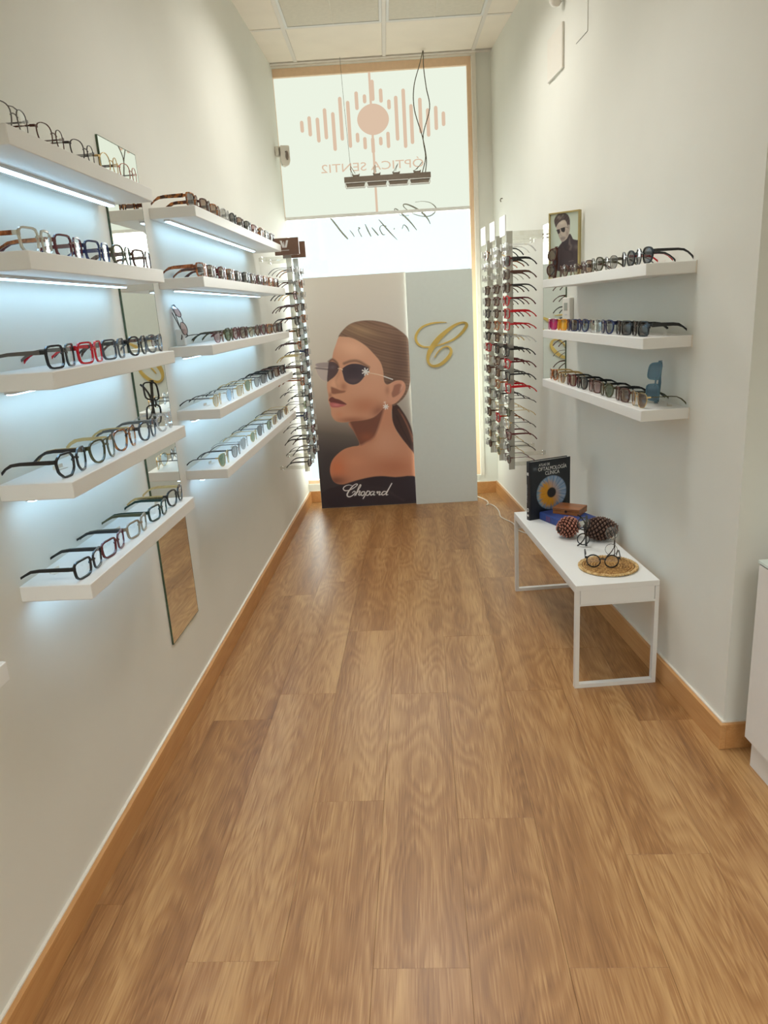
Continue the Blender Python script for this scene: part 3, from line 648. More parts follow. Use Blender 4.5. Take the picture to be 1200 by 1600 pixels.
# --- small paper price tags lying among the glasses
def price(key, n, t, rz, label):
    top, a = SH[key]
    tg = MB().box(-.016, .016, -.008, .008, .0003, .0012); 
    tg.prism([(-.016, .0012), (.016, .0012), (.016, .010), (-.016, .010)], .0072, .008, 1)
    o = link('price_tag', tg.mesh('price_tag', M['tag']), None, (*l2w((n, t, 0), a)[:2], top+.0003), (0, 0, rz-a)); tag(o, label, 'price tag', 'paper price tags')
price('L5', -.880, 1.575, 1.3, 'white price tag behind the first glasses, lowest shelf left of tall mirror')
price('L5', -.860, 1.90, 1.4, 'white price tag behind the third glasses, lowest shelf left of tall mirror')
price('L5', -.850, 2.195, 1.5, 'white price tag behind the fifth glasses, lowest shelf left of tall mirror')
price('L4', -.860, 1.640, 1.3, 'white price tag between first and second glasses, second-lowest shelf left of tall mirror')
price('F5', -.855, 2.83, 1.5, 'white price tag behind the first glasses, lowest shelf right of tall mirror')
price('F5', -.850, 3.17, 1.5, 'white price tag behind the third glasses, lowest shelf right of tall mirror')
price('F4', -.845, 2.83, 1.5, 'white price tag behind the first glasses, second-lowest shelf right of tall mirror')
price('R1', 1.085, 2.46, 1.5, 'white price tag behind the first glasses, top shelf on the right wall')
price('R2', 1.095, 2.45, 1.5, 'white price tag beside the black glasses, middle shelf on the right wall')
price('R3', 1.115, 2.45, 1.2, 'white price tag beside the upright blue sunglasses, bottom shelf on right wall')

# ================================================================== pole racks
RSPEC = ['panto crystal - clear', 'wide burg black dark', 'wide brown - brown', 'square brown black brown', 'round red burg rosel', 'wide red - rosel', 'rect red - clear', 'square smoke crystal clear', 'round black - dark', 'panto red burg clear', 'panto black - grey', 'wide red - clear', 'rect matt - clear m', 'round olive gold green m', 'panto gold matt clear m', 'cat burg - rosel', 'round matt - dark m', 'round burg - dark m']
RMID = ['panto white black clear', 'rect crystal amber clear', 'panto silver - clear m', 'square brown - brown', 'square burg matt brown', 'panto brown - brown', 'panto amber - tan', 'square brown gold brown', 'square matt - dark', 'panto brown burg brown', 'square brown gun brown', 'panto amber - tan', 'panto gun matt grey', 'round gold - clear m', 'round red amber rosel', 'pilot silver - grey m', 'round gold - green m', 'round gold - green m']
RFAR = ['round tort gold clear', 'rect crystal gold clear', 'rect silver - clear m', 'square brown - brown', 'square brown - brown', 'panto matt - grey', 'square brown black brown', 'panto black - grey', 'square red burg rosel', 'panto rose gun clear m', 'round brown - brown', 'panto gun - grey m', 'rect matt - grey m', 'panto brown matt brown m', 'round brown - brown', 'panto gun matt grey m', 'square gun - tan m', 'round black - dark m']
LSPEC = ['panto matt gun grey m', 'square gun - grey m', 'panto brown matt rosel', 'round brown - brown', 'pilot matt - dark', 'square olive tort brown', 'square amber brown brown', 'panto champ gold grey', 'cat brown - dark', 'square amber - brown', 'panto matt - grey m', 'panto olive gun green m', 'square navy - dark', 'cat matt - dark m', 'panto black - dark', 'round black - dark m', 'square black - dark']
def pole(name, a, n, t, z0, z1, out, rows, label, specs, polename, rackname):
    """out: direction of the room (+1 left rack, -1 right rack); clips (teeth) stick out towards the room"""
    root = thing(name, label, 'display pole', l2w((n, t, 0), a), (0, 0, -a))
    wall = (XL if a == AL else XR)-n
    part('strip', MB().box(-.016, .016, -.004, .004, z0, z1), M['acryl'], root)
    dz = (z1-.075-(z0+.075))/(rows-1)
    for k in range(rows):
        z = z1-.075-dz*k
        part('clip', MB().prism([(out*.0162, z-.020), (out*.046, z-.020), (out*.046, z+.013), (out*.040, z+.013), (out*.040, z-.004), (out*.0162, z-.004)], -.0065, .0065, 1), M["tooth"], root)
        sp = spec(specs[(k) % len(specs)])
        rz = (PI/2 if a == AL else -PI/2)-a
        zg = z-.0455
        G = glasses_meshes(*sp)
        zg = z-.004-(G['zc']+SHAPES[sp[0]][1]*.40)+.004
        make_glasses(sp, f'{words(sp)}, {ORD[k]} from top, {polename} of {rackname}', f'glasses on the {rackname}',
                     (*l2w((n+out*.030, t, 0), a)[:2], zg), rz+random.uniform(-.05, .05))
    for hw, z in (('top', z1-.012), ('foot', z0+.028)):
        br = link('wall_bracket', MB().box(min(0, wall), max(0, wall)-(0 if wall < 0 else .001), .0045, .012, -.011, .011).mesh('wall_bracket', M['clearacryl']), None, l2w((n, t, z), a), (0, 0, -a))
        tag(br, f'clear acrylic arm from wall to {hw} of {polename}, {rackname}', 'bracket', f'acrylic arms of the {rackname}')
        for q in (-.009, .009):
            part('screw_cap', MB().lathe([(.006, 0), (.006, .006), (.003, .008)], 10), M['chrome'], br, (wall+out*.018, .0045, q), (PI/2, 0, 0))
    return root
PN = ['near pole', 'far pole']
for q, t in enumerate((4.505, 4.765)):
    p_ = pole('display_pole', AL, -.745, t, .482+.03*q, 1.795, 1, 17, f'clear comb-like acrylic pole holding glasses on left wall, {["nearer", "farther"][q]} of two', LSPEC[q*5:]+LSPEC[:q*5], PN[q], 'left wall rack')
    pl = MB().cbox(-.075, .070, -.024, -.0045, 1.797, 1.892, .002)
    o = part('header', pl, M['brownplate'], p_, label='brown header plate')
    if q == 0:
        lw = MB()
        for x0, x1 in ((-.034, -.022), (-.008, .004)):
            d = .006 if x0 < -.02 else -.006
            lw.prism([(x0+d, 1.838), (x1+d, 1.838), (x1-d, 1.878), (x0-d, 1.878)], -.0252, -.024, 1)
        lw.prism([(-.022, 1.838), (-.014, 1.838), (-.015, 1.872), (-.018, 1.872)], -.0252, -.024, 1)
        part('emblem', lw, M['silverink'], o)
        ln = MB()
        for k in range(9): ln.box(-.040+.0058*k, -.0365+.0058*k, -.0250, -.024, 1.821, 1.825)
        tag(part('small_print', ln, M['silverink'], o), kind='stuff')
PN = ['near pole', 'middle pole', 'far pole']
for q, t in enumerate((3.885, 4.140, 4.395)):
    p_ = pole('display_pole', AR, .888, t, .555-.0*q, 1.800, -1, 18, f'clear comb-like acrylic pole holding glasses on right wall, {["nearest", "middle", "farthest"][q]} of three', (RSPEC, RMID, RFAR)[q], PN[q], 'right wall rack')
    part('header', MB().cbox(-.036, -.031, -.065, .065, 1.775, 1.872, .001), M['white'] if q else M['whitemetal'], p_, label='white header plate')
    part('header_arm', MB().box(-.031, -.012, -.003, .003, 1.785, 1.80), M['clearacryl'], p_)
# ================================================================== flat prints (vertex-coloured sheets)
class Paint:
    """colours for a grid of points; drawing coordinates are set by the caller"""
    def __init__(self, X, Y): self.X, self.Y = X, Y; self.c = np.zeros(X.shape+(3,))
    def fill(self, col): self.c[:] = lin(col)
    def mix(self, al, col):
        al = np.clip(al, 0, 1)[..., None]; col = np.array(lin(col)) if not isinstance(col, np.ndarray) else col
        self.c = self.c*(1-al)+col*al
    def sd(self, poly):
        """signed distance to a closed polygon, negative inside"""
        X, Y = self.X, self.Y; d = np.full(X.shape, 1e9); ins = np.zeros(X.shape, bool); n = len(poly)
        for i in range(n):
            (x0, y0), (x1, y1) = poly[i], poly[(i+1) % n]; dx, dy = x1-x0, y1-y0
            t = np.clip(((X-x0)*dx+(Y-y0)*dy)/(dx*dx+dy*dy+1e-9), 0, 1)
            d = np.minimum(d, np.hypot(X-x0-t*dx, Y-y0-t*dy))
            if y0 != y1: ins ^= ((Y < y0) != (Y < y1)) & (X < x0+(Y-y0)*dx/dy)
        return np.where(ins, -d, d)
    def poly(self, pts, col, soft=3.0, al=1.0, smooth=True, clip=None):
        P = [tuple(p) for p in pts]
        if smooth:
            Q = P[-2:]+P+P[:2]; C = catmull(Q, 4); C = [tuple(c) for c in C[8:-9]]; P = C
        a = np.clip(.5-self.sd(P)/soft, 0, 1)*al
        if clip is not None: a = a*clip
        self.mix(a, col); return a
    def blob(self, x, y, rx, ry, col, al=1.0, rot=0.0, clip=None):
        c, s = math.cos(rot), math.sin(rot); u = ((self.X-x)*c+(self.Y-y)*s)/rx; v = (-(self.X-x)*s+(self.Y-y)*c)/ry
        a = np.exp(-(u*u+v*v)*1.4)*al
        if clip is not None: a = a*clip
        self.mix(a, col)
    def line(self, pts, w, col, al=1.0, soft=2.0, clip=None):
        C = catmull(pts, 5); d = np.full(self.X.shape, 1e9)
        for p, q in zip(C[:-1], C[1:]):
            dx, dy = q[0]-p[0], q[1]-p[1]; t = np.clip(((self.X-p[0])*dx+(self.Y-p[1])*dy)/(dx*dx+dy*dy+1e-9), 0, 1)
            d = np.minimum(d, np.hypot(self.X-p[0]-t*dx, self.Y-p[1]-t*dy))
        a = np.clip(.5-(d-w/2)/soft, 0, 1)*al
        if clip is not None: a = a*clip
        self.mix(a, col)
def sheet(name, O, eu, ev, nu, nv, painter, mt, parent, inv=None):
    """grid mesh O + u*eu + v*ev, colours from painter(world pixel coordinates of every vertex); gain turns photographed colour into paint"""
    u, v = np.meshgrid(np.linspace(0, 1, nu+1), np.linspace(0, 1, nv+1))
    P = np.array(O)[None, None]+u[..., None]*np.array(eu)+v[..., None]*np.array(ev)
    col = np.clip(painter(P, u, v), 0, 1)
    me = bpy.data.meshes.new(name); vs = P.reshape(-1, 3)
    if inv is not None: vs = (np.c_[vs, np.ones(len(vs))] @ np.array(inv).T)[:, :3]
    i = np.arange((nu+1)*(nv+1)).reshape(nv+1, nu+1)
    q = np.stack([i[:-1, :-1], i[:-1, 1:], i[1:, 1:], i[1:, :-1]], -1).reshape(-1, 4)
    me.from_pydata([tuple(p) for p in vs], [], [tuple(f) for f in q])
    at = me.attributes.new('print', 'FLOAT_COLOR', 'POINT')
    at.data.foreach_set('color', np.c_[col.reshape(-1, 3), np.ones(len(vs))].ravel().astype(np.float32))
    me.materials.append(mt); me.update()
    return link(name, me, parent)

# ---- board with the portrait
GAIN = np.array((1.58, 1.64, 1.76))
XB0, XB1, YBD, ZT = -.577, .157, 5.384, 1.701
bd = thing('display_board', 'tall printed board of woman in sunglasses leaning before the shop window', 'display board', (XB0, YBD, 0))
part('panel', MB().box(0, XB1-XB0, 0, .010, 0, ZT), M['boardedge'], bd)
def A(x, y): return x, y
def B(x, y): return 66.7+.9445*x, 1000+.9445*y
def woman(P, u, v):
    sx, sy = px(P.reshape(-1, 3)); X = ((sx-480)*6.667).reshape(u.shape); Y = ((sy-490)*6.667).reshape(u.shape)
    p = Paint(X, Y)
    # backdrop, pale above and dark below
    ys = [-420, 0, 500, 900, 1150, 1300, 1500, 2000]; cs = [(192,184,170), (190,182,170), (184,174,160), (166,154,140), (134,122,110), (92,82,76), (62,55,55), (48,42,46)]
    L = np.array([lin(c) for c in cs]); p.c = np.stack([np.interp(Y+.12*(600-X), ys, L[:, k]) for k in range(3)], -1)
    p.blob(950, 1000, 250, 200, (146,136,124), .7)
    # pony tail
    p.poly([(880,940),(940,950),(990,1010),(1040,1090),(1090,1210),(1125,1420),(1125,1520),(1050,1390),(975,1280),(915,1190),(880,1090)], (62,42,38), 8)
    p.line([(950,1000),(1030,1130),(1100,1330)], 14, (128,82,62), .55, 16); p.line([(985,1050),(1060,1200),(1100,1290)], 8, (150,100,78), .5, 8); p.line([(930,1060),(1000,1220),(1080,1370)], 10, (40,28,30), .6, 14)
    # hair
    hair = [(325,245),(370,175),(440,112),(530,80),(650,70),(760,84),(860,114),(960,172),(1050,260),(1070,420),(1085,600),(1065,750),(1020,860),(950,930),(890,960),(840,900),(780,780),(735,660),(690,520),(590,400),(470,310),(380,275)]
    a = p.poly(hair, (110,82,66), 8)
    p.blob(560, 170, 220, 70, (152,122,92), .8, .25, a); p.blob(850, 160, 200, 60, (128,98,80), .6, .5, a); p.blob(960, 500, 110, 330, (88,64,56), .8, 0, a); p.blob(880, 800, 90, 180, (70,50,46), .8, 0, a)
    h = (Y-.55*X)+.00025*(X-300)**2*1.2
    p.mix(a*(.5+.5*np.sin(h*.11+1.3*np.sin(h*.023)))*.30, (72,52,44)); p.mix(a*(.5+.5*np.sin(h*.21+2))*.13, (170,140,112))
    # neck, back and shoulder
    body = [(440,1120),(490,1235),(545,1362),(470,1385),(390,1410),(315,1465),(262,1530),(240,1600),(245,1680),(290,1760),(400,1780),(700,1760),(1130,1760),(1125,1500),(1060,1392),(985,1300),(925,1210),(890,1120),(880,1030),(885,950),(850,900),(700,1000)]
    a = p.poly(body, (178,122,94), 7)
    p.blob(310, 1600, 120, 150, (186,104,66), .75, 0, a); p.blob(800, 1350, 240, 190, (192,144,116), .6, 0, a); p.blob(900, 1600, 240, 110, (160,96,66), .6, 0, a); p.blob(500, 1540, 130, 80, (192,132,102), .5, 0, a)
    p.blob(300, 1740, 140, 60, (92,52,44), .8, 0, a)
    p.poly([(430,1110),(560,1105),(690,1075),(770,1000),(800,985),(770,1100),(725,1230),(690,1290),(620,1335),(545,1365),(490,1235)], (104,62,50), 30, .95, True, a)
    p.blob(620, 1290, 90, 60, (142,80,56), .6, 0, a)
    # face
    face = [(335,238),(300,320),(272,400),(258,470),(228,500),(216,600),(212,690),(206,760),(214,820),(222,862),(218,905),(235,955),(246,1005),(252,1055),(275,1098),(312,1125),(380,1134),(480,1121),(600,1106),(690,1078),(752,1028),(805,965),(865,900),(905,720),(835,740),(800,700),(792,600),(762,505),(695,422),(605,332),(500,268),(410,240)]
    f = p.poly(face, (188,138,110), 6)
    p.blob(470, 360, 200, 110, (208,162,132), .85, .3, f); p.blob(700, 560, 120, 160, (196,150,122), .6, 0, f); p.blob(620, 780, 150, 100, (192,142,114), .8, 0, f); p.blob(280, 725, 50, 60, (204,158,128), .8, 0, f)
    p.blob(600, 960, 220, 120, (166,104,76), .7, 0, f); p.blob(480, 1110, 200, 40, (130,72,52), .7, 0, f); p.blob(740, 1010, 90, 60, (128,78,60), .7, -.7, f); p.blob(330, 1050, 60, 40, (184,124,96), .6, 0, f)
    p.blob(250, 560, 40, 110, (150,98,78), .6, 0, f)
    # nose and mouth
    p.poly([(246,765),(300,780),(350,800),(398,805),(385,822),(330,832),(270,838),(248,815)], (122,76,60), 14, .9, True, f)
    p.blob(380, 760, 40, 50, (152,98,76), .7, 0, f); p.line([(330,620),(300,700),(320,760)], 20, (160,108,84), .4, 30, f); p.blob(240, 850, 22, 30, (140,88,72), .7, 0, f)
    p.poly([(224,905),(236,880),(262,868),(292,884),(325,893),(365,912),(412,946),(350,945),(290,932),(236,930)], (104,56,52), 7, 1, True)
    p.poly([(232,928),(290,930),(350,944),(404,950),(370,966),(320,978),(262,976),(238,958)], (168,92,90), 7, 1, True); p.blob(300, 952, 40, 10, (196,128,124), .7)
    # ear and earring
    e = p.poly([(880,725),(930,696),(990,700),(1024,745),(1018,810),(975,880),(915,935),(862,945),(832,905),(826,865),(862,850),(880,790)], (186,134,108), 6)
    p.poly([(905,750),(960,730),(995,760),(975,820),(925,860),(890,870),(880,830),(895,790)], (128,80,64), 14, .8, True, e); p.blob(985, 770, 14, 60, (206,160,136), .7, .3, e); p.blob(835, 800, 30, 60, (150,98,78), .6, 0)
    # brows under the glasses
    p.line([(385,520),(460,495),(540,500),(640,560)], 26, (96,66,54), .8, 22); p.line([(225,500),(262,478),(305,510),(325,555)], 22, (84,58,50), .8, 16)
    # sunglasses
    p.poly([(82,535),(125,514),(228,514),(225,600),(205,706),(160,695),(122,655),(95,605)], (166,150,146), 5, .75)
    p.poly([(82,535),(125,514),(228,514),(228,560),(90,556)], (120,104,104), 8, .6)
    p.poly([(222,512),(280,505),(328,555),(318,610),(285,655),(240,690),(208,706),(214,600)], (72,58,62), 7, .95); p.blob(262, 560, 34, 22, (102,90,96), .6)
    p.line([(85,568),(150,574),(225,582)], 14, (70,58,60), .8, 6); p.line([(82,535),(96,605),(125,660),(165,698),(205,706)], 4, (196,178,160), .7, 4)
    l = p.poly([(362,592),(395,550),(455,524),(520,522),(585,540),(645,575),(620,620),(570,690),(525,728),(470,740),(415,720),(380,680)], (66,54,60), 6)
    p.blob(480, 590, 120, 60, (58,46,52), .7, 0, l); p.blob(480, 700, 90, 30, (96,76,76), .5, 0, l)
    p.line([(322,572),(348,574),(368,586)], 7, (226,196,168), .9, 4); p.line([(362,592),(372,660),(415,722),(470,741),(525,730),(575,690)], 3, (176,140,120), .5, 3)
    p.line([(640,616),(760,640),(890,686)], 6, (232,200,176), .9, 4); p.line([(800,654),(890,686)], 9, (228,220,214), .9, 4)
    for cx_, cy_, r in ((608, 606, 36), (820, 970, 27)):
        for k in range(7):
            th_ = 2*PI*k/7; p.line([(cx_+r*.15*math.cos(th_), cy_+r*.15*math.sin(th_)), (cx_+r*math.cos(th_), cy_+r*math.sin(th_))], r*.34, (236,224,214), .95, 4)
        p.blob(cx_, cy_, 5, 5, (150,130,120), .8)
    p.blob(808, 925, 12, 10, (224,206,190), .9)
    # dress and dark floor of the picture
    d = p.poly([B(90,1075),B(60,960),B(150,880),B(240,852),B(330,826),B(480,778),B(640,742),B(760,733),B(900,744),B(1150,756),B(1160,1075)], (44,36,42), 10)
    p.line([B(800,880),B(900,950),B(990,1000)], 20, (58,48,52), .7, 26, d); p.line([B(560,880),B(640,860),B(760,870)], 24, (52,44,50), .6, 30, d)
    # white script word
    W = [[(425,838,4),(385,832,5),(345,846,7),(327,872,8),(345,893,8),(390,890,7),(440,866,7),(478,836,7),(482,822,6),(462,822,6),(425,850,9),(388,900,12),(370,935,12),(378,958,9),(405,960,8),(440,938,7),(460,910,6),(446,900,5),(425,918,4)],
         [(452,948,8),(490,890,8),(520,840,8),(512,830,6),(492,868,7),(466,945,8)],[(480,918,5),(505,896,6),(511,906,9),(497,936,9),(510,944,6),(528,930,4)],
         [(548,903,7),(528,914,8),(522,938,8),(540,948,7),(560,930,8),(562,908,7),(548,903,6)],[(594,896,7),(575,932,9),(546,982,8)],[(580,915,5),(604,899,7),(620,908,8),(612,935,8),(592,946,7),(576,938,5)],
         [(668,905,6),(642,904,7),(625,925,8),(632,943,8),(652,934,6),(672,904,6),(661,938,9),(678,940,5)],[(690,914,4),(706,903,7),(704,925,7),(716,908,6),(734,908,8),(722,938,9),(742,938,5)],
         [(802,904,6),(772,904,8),(752,926,9),(760,942,8),(786,932,7),(812,900,7),(862,814,8),(826,880,9),(800,936,9),(820,938,4)]]
    for st in W:
        C = catmull(st, 4)
        for q0, q1 in zip(C[:-1], C[1:]):
            (x0, y0), (x1, y1) = B(*q0[:2]), B(*q1[:2]); m_ = (np.abs(p.X-(x0+x1)/2) < 60) & (np.abs(p.Y-(y0+y1)/2) < 60)
            dx, dy = x1-x0, y1-y0; t = np.clip(((p.X-x0)*dx+(p.Y-y0)*dy)/(dx*dx+dy*dy+1e-9), 0, 1); dd = np.hypot(p.X-x0-t*dx, p.Y-y0-t*dy)
            p.mix(np.clip(.5-(dd-q0[2]*.5)/5, 0, 1)*m_, (214,212,210))
    return p.c*GAIN
sheet('print', (XB0+.001, YBD-.0006, .001), (XB1-XB0-.002, 0, 0), (0, 0, ZT-.002), 230, 520, woman, M['print'], bd, Matrix.Translation((-XB0, -YBD, 0)))
# ---- plain board with the gold initial
XC0, XC1, YCD = .1545, .6245, 5.350
b2 = thing('display_board', 'white board with gold script initial standing right of the portrait board', 'display board', (XC0, YCD, 0))
part('panel', MB().cbox(0, XC1-XC0, 0, .018, 0, 1.696, .001), M['boardwhite'], b2)
gm = MB()
def f3(x, y, d): q = bt(640+x/10.909, 490+y/10.909, YCD); return (q[0]-XC0, -.0005-d, q[2])
ribbon(gm, [(628,147,10),(500,150,24),(350,172,30),(210,232,34),(128,330,42),(104,420,44),(140,512,38),(230,563,30),(340,568,24),(470,545,22),(610,500,26),(760,432,36),(880,335,46),(955,235,52),(968,175,46),(905,152,34),(780,192,44),(620,308,66),(490,430,84),(385,570,88),(325,690,68),(312,795,46),(350,872,38),(430,893,44),(540,855,54),(650,755,58),(704,660,48),(690,588,36),(635,560,26),(560,582,22),(480,655,18),(422,748,14)], .006, f3, 8)
part('gold_initial', gm, M['gold'], b2, label='raised gold script initial')

# ================================================================== framed photograph on the top right shelf
FR, FL = bt(907, 327, 3.505, AR), bt(857, 334, 3.605, AR)      # near and far top corners of the front face
zt, z0 = 1.842, SH['R1'][0]
P0 = np.array(l2w((FL[0], 3.605, 0), AR)); P1 = np.array(l2w((FR[0]-.004, 3.505, 0), AR)); W_ = float(np.linalg.norm(P1-P0)); ang = math.atan2(P1[1]-P0[1], P1[0]-P0[0])
pf = thing('picture_frame', 'gold framed photo of man in sunglasses on the top right shelf', 'picture frame', (P0[0], P0[1], z0+.0005), (0, 0, ang))
H_ = zt-z0; fw = .007; fr = MB()
for a, b, c_, d_ in ((0, W_, H_-fw, H_), (0, W_, 0, fw), (0, fw, fw, H_-fw), (W_-fw, W_, fw, H_-fw)): fr.cbox(a, b, 0, .024, c_, d_, .0008)
part('frame', fr, M['framegold'], pf)
part('backing', MB().box(fw, W_-fw, .010, .020, fw, H_-fw), M['boardedge'], pf)
def man(P, u, v):
    sx, sy = px(P.reshape(-1, 3)); X = ((sx-845)*14.55).reshape(u.shape); Y = ((sy-315)*14.55).reshape(u.shape)
    p = Paint(X, Y); p.fill((176,186,172)); p.blob(780, 500, 400, 600, (184,192,178), .7)
    a = p.poly([(470,940),(400,1030),(330,1110),(318,1250),(315,1560),(960,1560),(940,1200),(885,910),(800,870),(735,850),(700,780),(660,730),(600,800)], (62,52,54), 10)
    p.line([(640,850),(655,960),(690,1010),(660,1100)], 40, (112,100,96), .6, 40, a); p.blob(830, 1030, 90, 70, (104,92,90), .7, 0, a); p.line([(430,1080),(420,1300),(410,1500)], 10, (96,84,84), .7, 14, a); p.line([(560,1080),(700,1150),(720,1260)], 30, (48,40,44), .7, 40, a); p.line([(640,1360),(740,1340)], 12, (120,108,104), .6, 14, a)
    p.poly([(470,900),(540,860),(640,740),(640,850),(620,960),(560,1080),(480,960)], (54,46,50), 14)
    f = p.poly([(350,540),(360,620),(390,720),(420,820),(455,890),(490,915),(540,890),(600,830),(640,740),(655,640),(630,560),(600,430),(500,410),(400,470)], (168,156,144), 10)
    p.blob(480, 480, 90, 50, (192,182,170), .7, -.3, f); p.blob(600, 720, 40, 110, (120,106,100), .6, 0, f); p.blob(400, 760, 24, 80, (110,98,92), .7, -.3, f); p.poly([(440,820),(500,790),(560,800),(560,850),(500,900),(455,880)], (120,108,102), 20, .7, True, f)
    p.line([(460,850),(500,835),(530,838)], 12, (92,80,80), .8, 12, f); p.line([(440,680),(450,760),(480,775)], 14, (116,104,98), .6, 14, f)
    h = p.poly([(345,590),(318,520),(305,430),(345,330),(420,270),(510,255),(600,285),(650,370),(662,480),(655,620),(628,640),(600,520),(560,430),(500,420),(420,470),(370,530)], (78,66,64), 12)
    p.blob(420, 360, 60, 50, (150,138,128), .7, .4, h); p.blob(500, 310, 30, 60, (130,118,110), .6, 0, h); p.mix(h*(.5+.5*np.sin((X+.8*Y)*.09))*.4, (44,36,38))
    p.poly([(615,540),(655,530),(662,620),(640,690),(620,650)], (150,138,128), 10)
    p.poly([(358,650),(400,630),(432,640),(436,700),(410,735),(380,720)], (52,44,46), 9); p.poly([(452,612),(500,592),(548,590),(550,660),(530,695),(490,690),(460,660)], (48,42,42), 9); p.line([(352,660),(450,620),(560,580),(630,600)], 10, (56,48,48), .9, 8)
    return p.c*1.55
Rz = Matrix.Translation((P0[0], P0[1], z0+.0005)) @ Matrix.Rotation(ang, 4, 'Z')
E0 = np.array(Rz @ Vector((fw, .0095, fw))); EU = np.array((Rz.to_3x3() @ Vector((W_-2*fw, 0, 0)))); EV = np.array((0, 0, H_-2*fw))
sheet('print', E0, EU, EV, 90, 150, man, M['print'], pf, Rz.inverted())

# ================================================================== bench
EB = (0, 0, -AB)
BX0, BX1, BY0, BY1, BZ = .776, 1.092, 2.463, 3.492, .424
bn_ = thing('bench', 'low white bench with square metal loop legs along the right wall', 'bench', l2w((BX0, BY0, 0), AB), EB)
BWd, BLn = BX1-BX0, BY1-BY0
part('top', MB().cbox(0, BWd, 0, BLn, BZ-.022, BZ, .0012), M['white'], bn_)
part('end_panel', MB().box(.018, BWd-.018, .001, .016, BZ-.075, BZ-.022), M['white'], bn_)
part('end_panel', MB().box(.018, BWd-.018, BLn-.016, BLn-.001, BZ-.075, BZ-.022), M['white'], bn_)
def loop_leg(y0, y1):
    mb = MB(); w = .016
    mb.box(0, w, y0, y1, 0, BZ-.022); mb.box(BWd-w, BWd, y0, y1, 0, BZ-.022); mb.box(w, BWd-w, y0, y1, 0, w); mb.box(w, BWd-w, y0, y1, BZ-.083, BZ-.075); return mb
part('leg_frame', loop_leg(0, .022), M['whitemetal'], bn_); part('leg_frame', loop_leg(BLn-.022, BLn), M['whitemetal'], bn_)
part('side_rail', MB().box(.002, .014, .022, BLn-.022, BZ-.036, BZ-.022), M['whitemetal'], bn_); part('side_rail', MB().box(BWd-.014, BWd-.002, .022, BLn-.022, BZ-.036, BZ-.022), M['whitemetal'], bn_)
TB = BZ+.0004
# ---- upright atlas
K0 = bz(829, 813.5, BZ); K1 = bt(897.8, 711.8, 3.455); th_ = math.atan2(K1[1]-K0[1], K1[0]-K0[0]); bw_ = .226; bh = .289; bth = .030
bk = thing('book', 'thick black upright book with a blue and amber eye on its cover', 'book', (K0[0], K0[1], TB), (0, 0, th_))
part('front_cover', MB().cbox(0, bw_, 0, .003, 0, bh, .0006), M['bookblack'], bk)
part('back_cover', MB().cbox(.002, bw_, bth-.003, bth, 0, bh, .0006), M['bookblack'], bk)
part('spine', MB().prism([(-.005, .005), (0, 0), (.003, .0), (.003, bth), (0, bth), (-.005, bth-.005)], 0, bh, 2), M['bookblack'], bk)
part('pages', MB().box(.003, bw_-.005, .003, bth-.003, .004, bh-.005), M['paper'], bk)
def iris(P, u, v):
    X, Y = (u-.5)*2, (v-.5)*2; r = np.hypot(X, Y); th = np.arctan2(Y, X); p = Paint(X, Y); p.c[:] = (.014, .017, .022)
    rs = np.random.RandomState(3); w = sum(np.sin(th*k+rs.rand()*6.28+r*rs.uniform(-3, 3))*a for k, a in ((23, .5), (41, .5), (67, .4), (12, .35), (97, .3)))
    blue = np.array(lin((112,146,186))); pale = np.array(lin((176,190,206))); amb = np.array(lin((214,150,38))); dk = np.array(lin((44,52,66))); teal = np.array(lin((110,140,132)))
    p.mix(np.clip((.985-r)/.03, 0, 1), blue); inside = np.clip((.985-r)/.03, 0, 1)
    p.mix(inside*np.clip(.35+.45*w, 0, .8), pale); p.mix(inside*np.clip(-.5*w-.25, 0, .7), dk)
    side = np.clip(.55-.8*X-.35*Y, 0, 1)                    # amber on the left and lower side
    p.mix(inside*np.clip((.74+.10*w+.18*side-r)/.22, 0, 1)*np.clip(side*1.5, 0, 1), amb); p.mix(inside*np.clip(.5*w-.3, 0, .6)*np.clip((.8-r)*3, 0, 1)*side, np.array(lin((120,70,20))))
    p.mix(inside*np.clip((r-.72)*4, 0, .5)*np.clip(-X, 0, 1), teal)
    p.mix(np.clip((.315-r)/.05, 0, 1), np.array((.012,.012,.014))); p.mix(np.clip((r-.93)/.07, 0, .55)*inside, dk)
    return p.c
# round sheet: polar grid
ic = MB(); nr, na = 26, 120; R0 = .087
me = bpy.data.meshes.new('eye_print'); vs = [(0, 0, 0)]+[(R0*i/nr*math.cos(2*PI*j/na), 0, R0*i/nr*math.sin(2*PI*j/na)) for i in range(1, nr+1) for j in range(na)]
fs_ = [(0, 1+j, 1+(j+1) % na) for j in range(na)]+[(1+(i-1)*na+j, 1+i*na+j, 1+i*na+(j+1) % na, 1+(i-1)*na+(j+1) % na) for i in range(1, nr) for j in range(na)]
me.from_pydata(vs, [], fs_); V_ = np.array(vs); cc = iris(None, V_[:, 0]/R0/2+.5, V_[:, 2]/R0/2+.5)
at = me.attributes.new('print', 'FLOAT_COLOR', 'POINT'); at.data.foreach_set('color', np.c_[np.clip(cc, 0, 1), np.ones(len(vs))].ravel().astype(np.float32)); me.materials.append(M['print']); me.update()
link('eye_print', me, bk, (.119, -.0005, .124))
for s_, sz, x, z in (('ATLAS DE', .0175, .047, .262), ('OFTALMOLOGÍA', .0265, .043, .238), ('CLÍNICA', .0265, .082, .2155)):
    text_mesh('title', s_, sz, M['whiteink'], bk, (x, -.0004, z), (PI/2, 0, 0), 'LEFT', .0002, .80)
part('cover_emblem', MB().box(.014, .040, -.0003, 0, .240, .262), M['grey'] if 'grey' in M else FM['grey'], bk)
